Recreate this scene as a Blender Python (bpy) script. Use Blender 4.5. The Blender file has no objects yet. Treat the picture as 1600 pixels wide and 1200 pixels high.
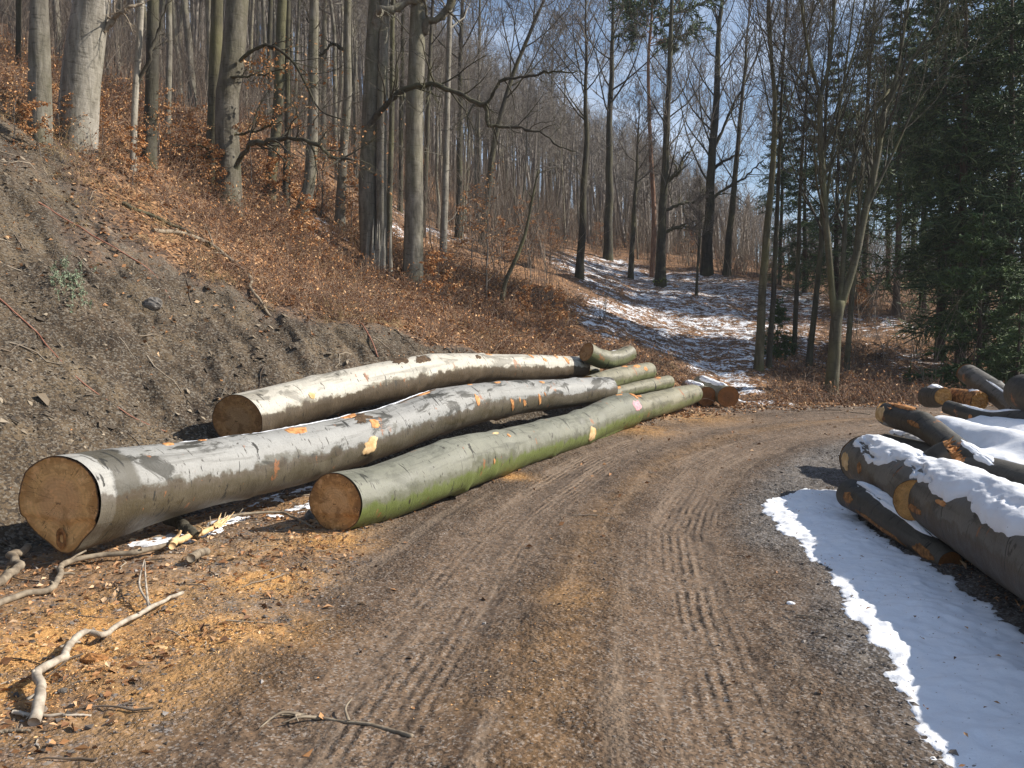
import bpy, math, random
import numpy as np
from mathutils import Vector, Matrix

S = bpy.context.scene
COL = S.collection
# ------------------------------------------------------------------ camera, sky, sun, exposure
F = 1244.0                      # focal length in photo pixels (1600 wide)
CAMZ = 1.65
PITCH = math.atan(40.0 / F)
cam_d = bpy.data.cameras.new("camera")
cam_d.sensor_width = 36.0
cam_d.lens = 36.0 * F / 1600.0
cam_d.clip_start = 0.05
cam_d.clip_end = 2000
cam = bpy.data.objects.new("camera", cam_d)
cam.location = (0, 0, CAMZ)
cam.rotation_euler = (math.radians(90) - PITCH, 0, 0)
COL.objects.link(cam)
S.camera = cam

SUN_EL = math.radians(36)
SUN_AZ = math.radians(87)       # clockwise from +Y
sd = Vector((math.sin(SUN_AZ) * math.cos(SUN_EL), math.cos(SUN_AZ) * math.cos(SUN_EL), math.sin(SUN_EL)))
sun_d = bpy.data.lights.new("sun", 'SUN')
sun_d.energy = 5.0
sun_d.angle = math.radians(0.5)
sun_d.color = (1.0, 0.935, 0.84)
sun = bpy.data.objects.new("sun", sun_d)
sun.rotation_euler = sd.to_track_quat('Z', 'Y').to_euler()
COL.objects.link(sun)

W = bpy.data.worlds.new("World")
S.world = W
W.use_nodes = True
wt = W.node_tree
wt.nodes.clear()
sky = wt.nodes.new("ShaderNodeTexSky")
sky.sky_type = 'NISHITA'
sky.sun_disc = False
sky.sun_elevation = SUN_EL
sky.sun_rotation = SUN_AZ
sky.air_density = 1.0
sky.dust_density = 0.3
bg = wt.nodes.new("ShaderNodeBackground")
bg.inputs[1].default_value = 0.088
tcn = wt.nodes.new("ShaderNodeTexCoord")
mp = wt.nodes.new("ShaderNodeMapping")
mp.inputs['Scale'].default_value = (1.0, 1.0, 2.6)
cn = wt.nodes.new("ShaderNodeTexNoise")
cn.inputs['Scale'].default_value = 2.6
cn.inputs['Detail'].default_value = 9
cn.inputs['Roughness'].default_value = 0.62
cn.inputs['Distortion'].default_value = 0.5
cr = wt.nodes.new("ShaderNodeValToRGB")
cr.color_ramp.elements[0].position = 0.50
cr.color_ramp.elements[0].color = (0, 0, 0, 1)
cr.color_ramp.elements[1].position = 0.76
cr.color_ramp.elements[1].color = (1, 1, 1, 1)
mxn = wt.nodes.new("ShaderNodeMix")
mxn.data_type = 'RGBA'
mxn.inputs[7].default_value = (7.6, 8.3, 9.6, 1)
wo = wt.nodes.new("ShaderNodeOutputWorld")
L = wt.links.new
L(tcn.outputs['Generated'], mp.inputs[0]); L(mp.outputs[0], cn.inputs['Vector'])
L(cn.outputs[0], cr.inputs[0]); L(cr.outputs[0], mxn.inputs[0])
L(sky.outputs[0], mxn.inputs[6]); L(mxn.outputs[2], bg.inputs[0]); L(bg.outputs[0], wo.inputs[0])

S.view_settings.view_transform = 'Standard'
S.view_settings.look = 'None'
S.view_settings.exposure = 0.66
S.view_settings.gamma = 1.0
S.render.engine = 'CYCLES'
S.cycles.max_bounces = 5
S.cycles.diffuse_bounces = 3
S.cycles.glossy_bounces = 2

RNG = np.random.default_rng(7)
random.seed(7)

# ------------------------------------------------------------------ numpy helpers
def _hash(ix, iy, seed):
    h = (ix.astype(np.int64) * 374761393 + iy.astype(np.int64) * 668265263 + seed * 974711) & 0x7fffffff
    h = (h ^ (h >> 13)) * 1274126177 & 0x7fffffff
    return ((h ^ (h >> 16)) & 0xffff) / 65535.0

def vnoise(x, y, seed=0):
    x = np.asarray(x, float); y = np.asarray(y, float)
    ix = np.floor(x); iy = np.floor(y)
    fx = x - ix; fy = y - iy
    fx = fx * fx * fx * (fx * (fx * 6 - 15) + 10); fy = fy * fy * fy * (fy * (fy * 6 - 15) + 10)
    a = _hash(ix, iy, seed); b = _hash(ix + 1, iy, seed); c = _hash(ix, iy + 1, seed); d = _hash(ix + 1, iy + 1, seed)
    return (a * (1 - fx) + b * fx) * (1 - fy) + (c * (1 - fx) + d * fx) * fy

def fbm(x, y, scale=1.0, octaves=4, seed=0, gain=0.5):
    """roughly -1..1"""
    s = 0; a = 1; t = 0
    x = np.asarray(x, float) * scale; y = np.asarray(y, float) * scale
    for o in range(octaves):
        s = s + a * (vnoise(x, y, seed + o * 17) - 0.5) * 2
        t += a; a *= gain
        x, y = x * 1.83 + y * 0.82 + 3.1, y * 1.83 - x * 0.82 + 7.7
    return s / t

def sstep(a, b, x):
    t = np.clip((np.asarray(x, float) - a) / (b - a), 0, 1)
    return t * t * (3 - 2 * t)

def nrm(v):
    return v / np.maximum(np.linalg.norm(v, axis=-1, keepdims=True), 1e-9)

def smooth_poly(pts, n):
    """Catmull-Rom through pts (any width of columns), n samples"""
    p = np.asarray(pts, float)
    if len(p) == 2:
        t = np.linspace(0, 1, n)[:, None]
        return p[0] * (1 - t) + p[1] * t
    q = np.vstack([2 * p[0] - p[1], p, 2 * p[-1] - p[-2]])
    seg = np.linalg.norm(np.diff(p[:, :min(3, p.shape[1])], axis=0), axis=1)
    cum = np.concatenate([[0], np.cumsum(seg)])
    u = np.linspace(0, cum[-1], n)
    i = np.clip(np.searchsorted(cum, u, side='right') - 1, 0, len(seg) - 1)
    t = ((u - cum[i]) / seg[i])[:, None]
    a, b, c, d = q[i], q[i + 1], q[i + 2], q[i + 3]
    return 0.5 * (2 * b + (c - a) * t + (2 * a - 5 * b + 4 * c - d) * t * t + (3 * b - a - 3 * c + d) * t ** 3)

def poly_dist(X, Y, pts):
    """signed distance to a polyline (left of its direction is positive), and arc length"""
    X = np.asarray(X, float); Y = np.asarray(Y, float)
    shp = X.shape
    X = X.ravel(); Y = Y.ravel()
    D = np.empty(len(X)); A = np.empty(len(X))
    p0 = pts[:-1]; dv = pts[1:] - pts[:-1]
    l2 = (dv ** 2).sum(1)
    cum = np.concatenate([[0], np.cumsum(np.sqrt(l2))])[:-1]
    for k in range(0, len(X), 30000):
        x = X[k:k + 30000, None] - p0[None, :, 0]; y = Y[k:k + 30000, None] - p0[None, :, 1]
        t = np.clip((x * dv[:, 0] + y * dv[:, 1]) / l2, 0, 1)
        ex = x - t * dv[:, 0]; ey = y - t * dv[:, 1]
        d2 = ex * ex + ey * ey
        j = d2.argmin(1); r = np.arange(len(j))
        sg = np.sign(dv[j, 0] * ey[r, j] - dv[j, 1] * ex[r, j])
        D[k:k + 30000] = np.sqrt(d2[r, j]) * sg
        A[k:k + 30000] = cum[j] + t[r, j] * np.sqrt(l2[j])
    return D.reshape(shp), A.reshape(shp)

# ------------------------------------------------------------------ the lie of the land
TOE = smooth_poly([(-9, -8), (-6.6, -1), (-5.3, 3), (-4.15, 6), (-2.75, 9.3), (-0.3, 13), (1.75, 16), (3.6, 18.2), (6, 19.3), (9, 19.7), (14, 20.2), (45, 22)], 56)
ROADC = smooth_poly([(-0.9, -8), (-0.2, -1), (0.1, 3.5), (0.72, 7.6), (1.2, 9.2), (2.5, 12.2), (4.8, 14.8), (8.6, 16.6), (15, 17.3), (45, 18)], 50)

def road_z(Y):
    return 0.5 * sstep(7, 19, Y)

def terrain(X, Y):
    """everything about a ground point: z, and masks"""
    X = np.asarray(X, float); Y = np.asarray(Y, float)
    d, a = poly_dist(X, Y, TOE)
    t, s = poly_dist(X, Y, ROADC); t = -t
    zr = road_z(Y)
    xr = np.maximum(X - 6, 0)
    zh = 2.6 + 0.22 * (Y - 20) - 0.33 * np.minimum(X, 6) - xr * (0.07 + 0.26 * sstep(45, 110, Y))
    zh = zh + 0.40 * np.clip(-4 - X, 0, 5) + 0.03 * np.clip(Y - 40, 0, 90)
    zh = zh - 0.33 * np.clip(Y - 118, 0, 400)
    zh = zh - 0.32 * sstep(-4.2, -6.4, X) * (1 - sstep(9.5, 14.5, Y))
    zh = zh + 0.35 * fbm(X, Y, 0.16, 3, 5) + 0.12 * fbm(X, Y, 0.7, 3, 9)
    dn = d + 0.25 * fbm(X, Y, 0.5, 3, 21)
    cut = zr + 0.80 * np.maximum(dn, 0) * sstep(-0.3, 1.0, dn)
    k = 0.35
    zh2 = np.maximum(zh, zr + 0.04 * np.maximum(d, 0))
    h = np.clip(0.5 + 0.5 * (cut - zh2) / k, 0, 1)
    z = cut * (1 - h) + zh2 * h - k * h * (1 - h) * 0.8
    z = np.where(d > 0, z, zr)
    bank = sstep(-0.15, 0.25, d) * (1 - sstep(0.55, 0.98, h + 0.18 * fbm(X, Y, 1.3, 4, 33)))
    bank = bank * (1 - sstep(17.0, 19.0, Y + 0.5 * X * 0))
    flat = 1 - sstep(-0.2, 0.3, d)
    onroad = flat * (1 - sstep(1.45, 2.05, np.abs(t + 0.12) + 0.35 * fbm(X, Y, 0.8, 3, 41)))
    # relief
    rill = np.abs(fbm(a * 1.0, d * 0.25, 1.1, 3, 51))
    z = z + bank * (0.10 * fbm(X, Y, 1.2, 4, 61) + 0.075 * fbm(X + 0.5 * d, Y, 3.4, 3, 63) - 0.16 * (1 - sstep(0, 0.25, rill)) * sstep(0.5, 1.5, d) + 0.045 * fbm(X, Y, 7, 3, 66) + 0.022 * fbm(X, Y, 22, 2, 68))
    fl = (1 - bank) * (1 - flat)
    z = z + fl * (0.06 * fbm(X, Y, 3.0, 3, 71))
    verge = flat * (1 - onroad)
    z = z + verge * (0.035 * fbm(X, Y, 2.0, 4, 81) + 0.014 * fbm(X, Y, 14, 2, 83)) + 0.02 * verge
    rut = np.exp(-((np.abs(t - 0.02 + 0.12 * fbm(s, s * 0, 0.25, 2, 97)) - 0.82) / 0.42) ** 4)
    z = z + onroad * (-0.035 * rut + 0.02 * fbm(X, Y, 0.9, 3, 91) + 0.009 * fbm(X, Y, 6, 3, 93) + 0.005 * fbm(X, Y, 25, 2, 95))
    return dict(z=z, d=d, a=a, t=t, s=s, bank=bank, road=onroad, flat=flat, rut=rut * onroad, h=h, over=cut - zh2)

def gz(X, Y):
    X = np.atleast_1d(np.asarray(X, float)); Y = np.atleast_1d(np.asarray(Y, float))
    return terrain(X, Y)['z']

cp, sp = math.cos(PITCH), math.sin(PITCH)
def ray(u, v):
    x = (np.asarray(u, float) - 800) / F; y = -(np.asarray(v, float) - 600) / F
    dy = cp + y * sp; dz = -sp + y * cp
    return x / dy, dz / dy            # per unit of world Y

def px(u, v, Y):
    """world point seen at photo pixel (u, v) at distance Y along the view"""
    a, b = ray(u, v)
    return np.array([a * Y, Y, CAMZ + b * Y])

YS = np.geomspace(1.5, 160, 1500)
def hit(u, v, ymin=1.5):
    """ground point under photo pixel (u, v)"""
    a, b = ray(u, v)
    z = gz(a * YS, YS)
    below = (CAMZ + b * YS <= z) & (YS >= ymin)
    i = int(np.argmax(below)) if below.any() else len(YS) - 1
    y = YS[i]
    return np.array([a * y, y, float(gz(a * y, y)[0])])

# ------------------------------------------------------------------ mesh building
class Geo:
    def __init__(s):
        s.v = []; s.f = []; s.n = 0; s.attr = {}
    def add(s, verts, faces, mat=0, **attrs):
        verts = np.asarray(verts, float).reshape(-1, 3); faces = np.asarray(faces, np.int64)
        s.v.append(verts); s.f.append((faces + s.n, mat)); s.n += len(verts)
        for k, a in attrs.items():
            s.attr.setdefault(k, []).append(np.asarray(a, float))
        return s
    def mesh(s, name, mats, smooth=True):
        me = bpy.data.meshes.new(name)
        V = np.vstack(s.v) if s.v else np.zeros((0, 3))
        me.vertices.add(len(V)); me.vertices.foreach_set("co", V.ravel())
        loops = np.concatenate([f.ravel() for f, m in s.f])
        cnt = np.concatenate([np.full(len(f), f.shape[1]) for f, m in s.f])
        mi = np.concatenate([np.full(len(f), m) for f, m in s.f])
        st = np.concatenate([[0], np.cumsum(cnt)[:-1]])
        me.loops.add(len(loops)); me.loops.foreach_set("vertex_index", loops.astype(np.int32))
        me.polygons.add(len(cnt)); me.polygons.foreach_set("loop_start", st.astype(np.int32))
        try: me.polygons.foreach_set("loop_total", cnt.astype(np.int32))
        except Exception: pass
        me.polygons.foreach_set("material_index", mi.astype(np.int32))
        me.polygons.foreach_set("use_smooth", np.full(len(cnt), smooth))
        for m in (mats if isinstance(mats, (list, tuple)) else [mats]): me.materials.append(m)
        for k, a in s.attr.items():
            A = np.concatenate(a)
            if A.ndim == 2 and A.shape[1] == 3:
                at = me.attributes.new(k, 'FLOAT_VECTOR', 'POINT'); at.data.foreach_set("vector", A.ravel())
            elif A.ndim == 2 and A.shape[1] == 4:
                at = me.attributes.new(k, 'FLOAT_COLOR', 'POINT'); at.data.foreach_set("color", A.ravel())
            else:
                at = me.attributes.new(k, 'FLOAT', 'POINT'); at.data.foreach_set("value", A.ravel())
        me.update(); me.validate()
        return me
    def obj(s, name, mats, parent=None, smooth=True):
        o = bpy.data.objects.new(name, s.mesh(name, mats, smooth))
        COL.objects.link(o)
        if parent is not None:
            o.parent = parent
            o.matrix_parent_inverse = Matrix.Translation(-parent.location)
        return o

def tag(o, label=None, cat=None, group=None, kind=None):
    if label: o["label"] = label
    if cat: o["category"] = cat
    if group: o["group"] = group
    if kind: o["kind"] = kind
    return o

def thing(name, label, cat, loc, group=None):
    o = bpy.data.objects.new(name, None)
    o.empty_display_size = 0.2
    o.location = [float(c) for c in loc]
    COL.objects.link(o)
    return tag(o, label, cat, group)

def tubes(g, P, R, k=5, mat=0, cap=False):
    """batch of tubes: P (B,n,3), R (B,n)"""
    P = np.asarray(P, float); R = np.asarray(R, float)
    if P.ndim == 2: P = P[None]; R = R[None]
    B, n, _ = P.shape
    T = nrm(np.gradient(P, axis=1))
    mt = np.abs(T.mean(1)); ref = np.eye(3)[mt.argmin(1)]
    U = nrm(np.cross(T, ref[:, None, :])); Vv = np.cross(T, U)
    th = np.arange(k) * 2 * np.pi / k
    V = P[:, :, None, :] + R[:, :, None, None] * (np.cos(th)[None, None, :, None] * U[:, :, None, :] + np.sin(th)[None, None, :, None] * Vv[:, :, None, :])
    idx = np.arange(B * n * k).reshape(B, n, k)
    a = idx[:, :-1, :]; b = idx[:, 1:, :]
    f = np.stack([a, np.roll(a, -1, 2), np.roll(b, -1, 2), b], -1).reshape(-1, 4)
    g.add(V.reshape(-1, 3), f, mat)
    if cap:
        m = g.n - B * n * k
        for e in (0, n - 1):
            c = P[:, e, :]; base = g.n
            g.add(c, np.zeros((0, 3), int), mat)
            ring = idx[:, e, :] + m - base
            cc = np.arange(B)[:, None].repeat(k, 1)
            g.f.append((np.stack([ring + base, np.roll(ring, -1, 1) + base, cc + base], -1).reshape(-1, 3), mat))
    return g

def grow(rng, P, R, m, t0, t1, ang, ln, up=0.2, npts=5, rs=0.55, rtip=0.25, wob=0.12, rel=True, rmin=0.004, flat=0.0, taper=0.0):
    """m children on every parent branch, as batches"""
    B, n, _ = P.shape
    t = (np.arange(m)[None, :] + rng.random((B, m))) / m * (t1 - t0) + t0
    x = t * (n - 1); i = np.clip(x.astype(int), 0, n - 2); fr = (x - i)[..., None]
    bi = np.arange(B)[:, None]
    base = P[bi, i] * (1 - fr) + P[bi, i + 1] * fr
    rad = R[bi, i] * (1 - fr[..., 0]) + R[bi, i + 1] * fr[..., 0]
    T = nrm(P[bi, i + 1] - P[bi, i])
    q = nrm(np.cross(T, rng.normal(size=T.shape)))
    if flat: q = nrm(q * np.array([1, 1, 1 - flat]))
    A = np.radians(ang[0] + (ang[1] - ang[0]) * rng.random((B, m, 1)))
    D = nrm(T * np.cos(A) + q * np.sin(A))
    plen = np.linalg.norm(np.diff(P, axis=1), axis=2).sum(1)[:, None]
    l = (ln[0] + (ln[1] - ln[0]) * rng.random((B, m))) * (plen if rel else 1.0)
    l = l * (1 - taper * (t - t0) / max(t1 - t0, 1e-6))
    C = np.empty((B, m, npts, 3)); C[:, :, 0] = base
    st = (l / (npts - 1))[..., None]
    for k in range(1, npts):
        C[:, :, k] = C[:, :, k - 1] + D * st
        D = D + rng.normal(size=D.shape) * wob
        D[..., 2] += up
        D = nrm(D)
    r0 = np.clip(rad * rs, rmin, None)
    RR = r0[..., None] * np.linspace(1, rtip, npts)
    RR = np.maximum(RR, rmin * 0.6)
    return C.reshape(B * m, npts, 3), RR.reshape(B * m, npts)

def leaves(g, C, size, rng, mat=0, tilt=1.0, aspect=0.6, D=None):
    """folded diamond leaves"""
    N = len(C)
    if D is None: D = rng.normal(size=(N, 3))
    D = nrm(D)
    n = rng.normal(size=(N, 3)) * tilt; n[:, 2] += 1
    Sd = nrm(np.cross(D, n)); Nn = np.cross(Sd, D)
    s = (np.asarray(size) * (0.6 + 0.8 * rng.random(N)))[:, None]
    a = C; tip = C + D * s + Nn * s * (rng.random((N, 1)) - 0.6) * 0.5
    mid = C + D * s * 0.5
    l = mid + Sd * s * aspect * 0.5 + Nn * s * 0.14; r = mid - Sd * s * aspect * 0.5 + Nn * s * 0.14
    V = np.stack([a, r, tip, l], 1).reshape(-1, 3)
    i = np.arange(N)[:, None] * 4
    f = np.concatenate([i + [0, 1, 2], i + [0, 2, 3]])
    g.add(V, f, mat)

def stones(g, C, size, rng, flat=0.6, mat=0, tiltn=None):
    N = len(C)
    base = np.array([[1, 0, 0], [0, 1, 0], [-1, 0, 0], [0, -1, 0], [0, 0, 1], [0, 0, -1]], float)
    V = base[None] + rng.normal(size=(N, 6, 3)) * 0.28
    sc = (np.asarray(size) * (0.5 + rng.random(N)))[:, None, None] * np.stack([np.ones(N), 0.45 + 0.5 * rng.random(N), flat * (0.4 + 0.6 * rng.random(N))], 1)[:, None, :]
    V = V * sc
    a = rng.random(N) * 6.283; ca, sa = np.cos(a), np.sin(a)
    x = V[..., 0] * ca[:, None] - V[..., 1] * sa[:, None]; y = V[..., 0] * sa[:, None] + V[..., 1] * ca[:, None]
    z = V[..., 2]
    tx = (rng.normal(size=N) * 0.35)[:, None]
    if tiltn is not None: tx = tx + tiltn[:, None]
    V = np.stack([x * np.cos(tx) - z * np.sin(tx) if tiltn is None else x * np.cos(tx) + z * np.sin(tx), y, z * np.cos(tx) + x * np.sin(tx) if tiltn is None else z * np.cos(tx) - x * np.sin(tx)], -1)
    V = V + C[:, None, :]
    tri = np.array([[0, 1, 4], [1, 2, 4], [2, 3, 4], [3, 0, 4], [1, 0, 5], [2, 1, 5], [3, 2, 5], [0, 3, 5]])
    f = (np.arange(N)[:, None, None] * 6 + tri[None]).reshape(-1, 3)
    g.add(V.reshape(-1, 3), f, mat)

# ------------------------------------------------------------------ materials
class NB:
    def __init__(s, name, rough=0.85, spec=0.3):
        s.m = bpy.data.materials.new(name); s.m.use_nodes = True
        s.t = s.m.node_tree; s.t.nodes.clear()
        s.b = s.t.nodes.new("ShaderNodeBsdfPrincipled")
        s.o = s.t.nodes.new("ShaderNodeOutputMaterial")
        s.t.links.new(s.b.outputs[0], s.o.inputs[0])
        s.b.inputs['Roughness'].default_value = rough
        s.b.inputs['Specular IOR Level'].default_value = spec
        s.tc = None
    def put(s, inp, v):
        if isinstance(v, bpy.types.NodeSocket): s.t.links.new(v, inp)
        elif isinstance(v, (tuple, list)):
            inp.default_value = tuple(v) + (1,) if len(v) == 3 and inp.type == 'RGBA' else tuple(v)
        else: inp.default_value = v
    def coord(s, which='Object'):
        if s.tc is None: s.tc = s.t.nodes.new("ShaderNodeTexCoord")
        return s.tc.outputs[which]
    def attr(s, name, out='Vector'):
        n = s.t.nodes.new("ShaderNodeAttribute"); n.attribute_name = name
        return n.outputs[out]
    def geo(s, out):
        n = s.t.nodes.new("ShaderNodeNewGeometry"); return n.outputs[out]
    def info(s, out):
        n = s.t.nodes.new("ShaderNodeObjectInfo"); return n.outputs[out]
    def sep(s, v):
        n = s.t.nodes.new("ShaderNodeSeparateXYZ"); s.put(n.inputs[0], v); return n.outputs
    def sepc(s, v):
        n = s.t.nodes.new("ShaderNodeSeparateColor"); s.put(n.inputs[0], v); return n.outputs
    def comb(s, x, y, z):
        n = s.t.nodes.new("ShaderNodeCombineXYZ")
        for i, v in enumerate((x, y, z)): s.put(n.inputs[i], v)
        return n.outputs[0]
    def map(s, v, scale=(1, 1, 1), loc=(0, 0, 0), rot=(0, 0, 0)):
        n = s.t.nodes.new("ShaderNodeMapping"); s.put(n.inputs[0], v)
        n.inputs['Scale'].default_value = scale; n.inputs['Location'].default_value = loc; n.inputs['Rotation'].default_value = rot
        return n.outputs[0]
    def vadd(s, a, b):
        n = s.t.nodes.new("ShaderNodeVectorMath"); s.put(n.inputs[0], a); s.put(n.inputs[1], b); return n.outputs[0]
    def noise(s, v, scale, detail=4, rough=0.55, dist=0.0):
        n = s.t.nodes.new("ShaderNodeTexNoise"); s.put(n.inputs['Vector'], v)
        n.inputs['Scale'].default_value = scale; n.inputs['Detail'].default_value = detail
        n.inputs['Roughness'].default_value = rough; n.inputs['Distortion'].default_value = dist
        return n.outputs[0]
    def vor(s, v, scale, feature='F1', out='Distance', rand=1.0):
        n = s.t.nodes.new("ShaderNodeTexVoronoi"); n.feature = feature; s.put(n.inputs['Vector'], v)
        n.inputs['Scale'].default_value = scale; n.inputs['Randomness'].default_value = rand
        return n.outputs[out]
    def ramp(s, f, stops, interp='LINEAR'):
        n = s.t.nodes.new("ShaderNodeValToRGB"); s.put(n.inputs[0], f)
        e = n.color_ramp.elements; n.color_ramp.interpolation = interp
        while len(e) < len(stops): e.new(0.5)
        for el, (p, c) in zip(e, stops):
            el.position = p; el.color = (c, c, c, 1) if not isinstance(c, (tuple, list)) else tuple(c) + (1,)
        return n.outputs[0]
    def mix(s, f, a, b, mode='MIX'):
        n = s.t.nodes.new("ShaderNodeMix"); n.data_type = 'RGBA'; n.blend_type = mode
        s.put(n.inputs[0], f); s.put(n.inputs[6], a); s.put(n.inputs[7], b)
        return n.outputs[2]
    def math(s, op, a, b=0.0, clamp=False):
        n = s.t.nodes.new("ShaderNodeMath"); n.operation = op; n.use_clamp = clamp
        s.put(n.inputs[0], a); s.put(n.inputs[1], b)
        return n.outputs[0]
    def step(s, f, a, b):
        n = s.t.nodes.new("ShaderNodeMapRange"); n.interpolation_type = 'SMOOTHSTEP'
        s.put(n.inputs[0], f); n.inputs[1].default_value = a; n.inputs[2].default_value = b
        return n.outputs[0]
    def bump(s, h, strength=0.5, dist=0.02, normal=None):
        n = s.t.nodes.new("ShaderNodeBump"); n.inputs['Strength'].default_value = strength; n.inputs['Distance'].default_value = dist
        s.put(n.inputs['Height'], h)
        if normal is not None: s.put(n.inputs['Normal'], normal)
        return n.outputs[0]
    def done(s, color=None, normal=None, rough=None):
        if color is not None: s.put(s.b.inputs['Base Color'], color)
        if normal is not None: s.put(s.b.inputs['Normal'], normal)
        if rough is not None: s.put(s.b.inputs['Roughness'], rough)
        return s.m

def mat_ground():
    b = NB("ground", 0.92, 0.25)
    v = b.coord('Object')
    m1 = b.attr("m1", 'Color'); c1 = b.sepc(m1); road, bank, snow = c1[0], c1[1], c1[2]
    m2 = b.attr("m2", 'Color'); c2 = b.sepc(m2); rut, saw, litter = c2[0], c2[1], c2[2]
    ru = b.attr("ruv")
    n_big = b.noise(v, 0.9, 5, 0.6)
    n_mid = b.noise(v, 7, 6, 0.65)
    n_fine = b.noise(v, 60, 4, 0.7)
    grain = b.vor(v, 85, 'F1', 'Color')
    gr = b.sepc(grain)[0]
    peb = b.vor(v, 38, 'F1', 'Distance')
    # road: compacted brown gravel
    rc = b.ramp(n_mid, [(0.30, (0.070, 0.040, 0.022)), (0.50, (0.142, 0.087, 0.051)), (0.70, (0.212, 0.140, 0.086))])
    rc = b.mix(b.step(n_big, 0.42, 0.62), rc, b.mix(0.4, rc, (0.18, 0.122, 0.080)))
    rc = b.mix(b.math('MULTIPLY', rut, 0.75), b.mix(0.28, rc, (0.045, 0.032, 0.022)), b.mix(n_mid, (0.152, 0.099, 0.062), (0.232, 0.159, 0.104)))
    rc = b.mix(b.ramp(gr, [(0.0, 0.0), (0.80, 0.0), (0.82, 0.5), (1, 0.65)]), rc, (0.30, 0.265, 0.23))
    rc = b.mix(b.ramp(gr, [(0.0, 0.75), (0.16, 0.6), (0.2, 0.0), (1, 0)]), rc, (0.030, 0.022, 0.017))
    clod2 = b.noise(v, 16, 5, 0.65)
    rc = b.mix(b.math('MULTIPLY', b.step(clod2, 0.52, 0.36), 0.55), rc, (0.040, 0.028, 0.020))
    rc = b.mix(b.math('MULTIPLY', b.step(b.noise(b.map(ru, (0.16, 3.2, 0)), 1.3, 6, 0.65), 0.50, 0.66), 0.5), rc, (0.055, 0.040, 0.031))
    rc = b.mix(b.math('MULTIPLY', b.step(b.noise(b.map(ru, (0.2, 4.0, 0), (4, 9, 0)), 1.2, 6, 0.65), 0.52, 0.66), 0.5), rc, (0.26, 0.195, 0.14))
    # dark gravel verge
    vc = b.ramp(n_mid, [(0.32, (0.045, 0.038, 0.032)), (0.55, (0.115, 0.098, 0.083)), (0.75, (0.20, 0.175, 0.15))])
    vc = b.mix(b.ramp(gr, [(0, 0), (0.75, 0), (0.8, 0.7), (1, 0.8)]), vc, (0.27, 0.26, 0.26))
    col = b.mix(road, vc, rc)
    # sawdust and orange litter on the flat
    sm = b.math('MULTIPLY', saw, b.step(b.noise(v, 5, 6, 0.7), 0.30, 0.54), True)
    sc = b.mix(n_fine, (0.40, 0.205, 0.070), (0.64, 0.37, 0.135))
    col = b.mix(sm, col, sc)
    # scree bank
    vs = b.map(v, (1, 1, 1.6))
    bc = b.ramp(b.noise(v, 1.3, 6, 0.65), [(0.28, (0.040, 0.027, 0.017)), (0.5, (0.094, 0.068, 0.043)), (0.72, (0.185, 0.136, 0.082))])
    bg_ = b.sepc(b.vor(vs, 42, 'F1', 'Color'))[0]
    bc = b.mix(b.ramp(bg_, [(0, 0), (0.72, 0), (0.8, 0.6), (1, 0.75)]), bc, (0.20, 0.175, 0.14))
    bc = b.mix(b.ramp(bg_, [(0, 0.8), (0.2, 0.7), (0.26, 0), (1, 0)]), bc, (0.032, 0.027, 0.023))
    col = b.mix(bank, col, bc)
    # forest litter
    lf = b.sepc(b.vor(v, 22, 'F1', 'Color'))
    lc = b.ramp(lf[0], [(0.0, (0.070, 0.040, 0.024)), (0.3, (0.16, 0.085, 0.045)), (0.55, (0.27, 0.145, 0.070)), (0.8, (0.38, 0.215, 0.105)), (1, (0.44, 0.31, 0.19))], 'CONSTANT')
    lc = b.mix(b.step(n_big, 0.45, 0.65), lc, b.mix(0.6, lc, (0.070, 0.050, 0.038)))
    col = b.mix(b.math('MULTIPLY', litter, b.step(b.math('ADD', n_mid, b.math('MULTIPLY', litter, 0.5)), 0.52, 0.72)), col, lc)
    # broken old snow on the forest floor
    sn = b.math('ADD', b.math('MULTIPLY', b.noise(b.map(v, (1, 1.6, 1)), 1.7, 8, 0.78), 0.75), b.math('MULTIPLY', b.noise(v, 9, 4, 0.75), 0.42))
    sn = b.step(b.math('ADD', sn, b.math('MULTIPLY', snow, 0.135)), 0.70, 0.75)
    sn = b.math('MULTIPLY', sn, b.step(snow, 0.02, 0.15))
    col = b.mix(sn, col, (0.82, 0.85, 0.90))
    # relief
    tr = b.sep(ru)
    wt_ = b.math('ADD', b.math('MULTIPLY', tr[1], 88), b.math('MULTIPLY', b.noise(b.map(ru, (0.22, 1, 0)), 1.2, 3), 7))
    tread = b.math('SINE', wt_)
    tm = b.math('MULTIPLY', b.math('MULTIPLY', b.math('MULTIPLY', tread, b.step(b.noise(v, 3.2, 4, 0.65), 0.38, 0.58)), b.step(b.noise(b.map(ru, (0.14, 1.8, 0)), 1.0, 5, 0.6), 0.46, 0.60)), b.math('MULTIPLY', rut, road))
    h = b.math('ADD', b.math('MULTIPLY', n_fine, 0.45), b.math('MULTIPLY', peb, -0.5))
    h = b.math('ADD', h, b.math('MULTIPLY', n_mid, 1.0))
    clod = b.noise(v, 16, 5, 0.65)
    loose = b.step(b.noise(v, 1.6, 4, 0.6), 0.36, 0.64)
    h = b.math('ADD', b.math('MULTIPLY', h, b.math('ADD', b.math('MULTIPLY', loose, 0.9), 0.25)), b.math('MULTIPLY', clod, b.math('ADD', b.math('MULTIPLY', loose, 1.6), 0.3)))
    h = b.math('MULTIPLY', h, b.math('SUBTRACT', 1.0, b.math('MULTIPLY', rut, 0.55)))
    n1 = b.bump(h, 0.9, 0.032)
    n2 = b.bump(tm, 0.75, 0.009, n1)
    n2 = b.bump(b.math('MULTIPLY', bg_, bank), 0.8, 0.03, n2)
    return b.done(col, n2)

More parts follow.
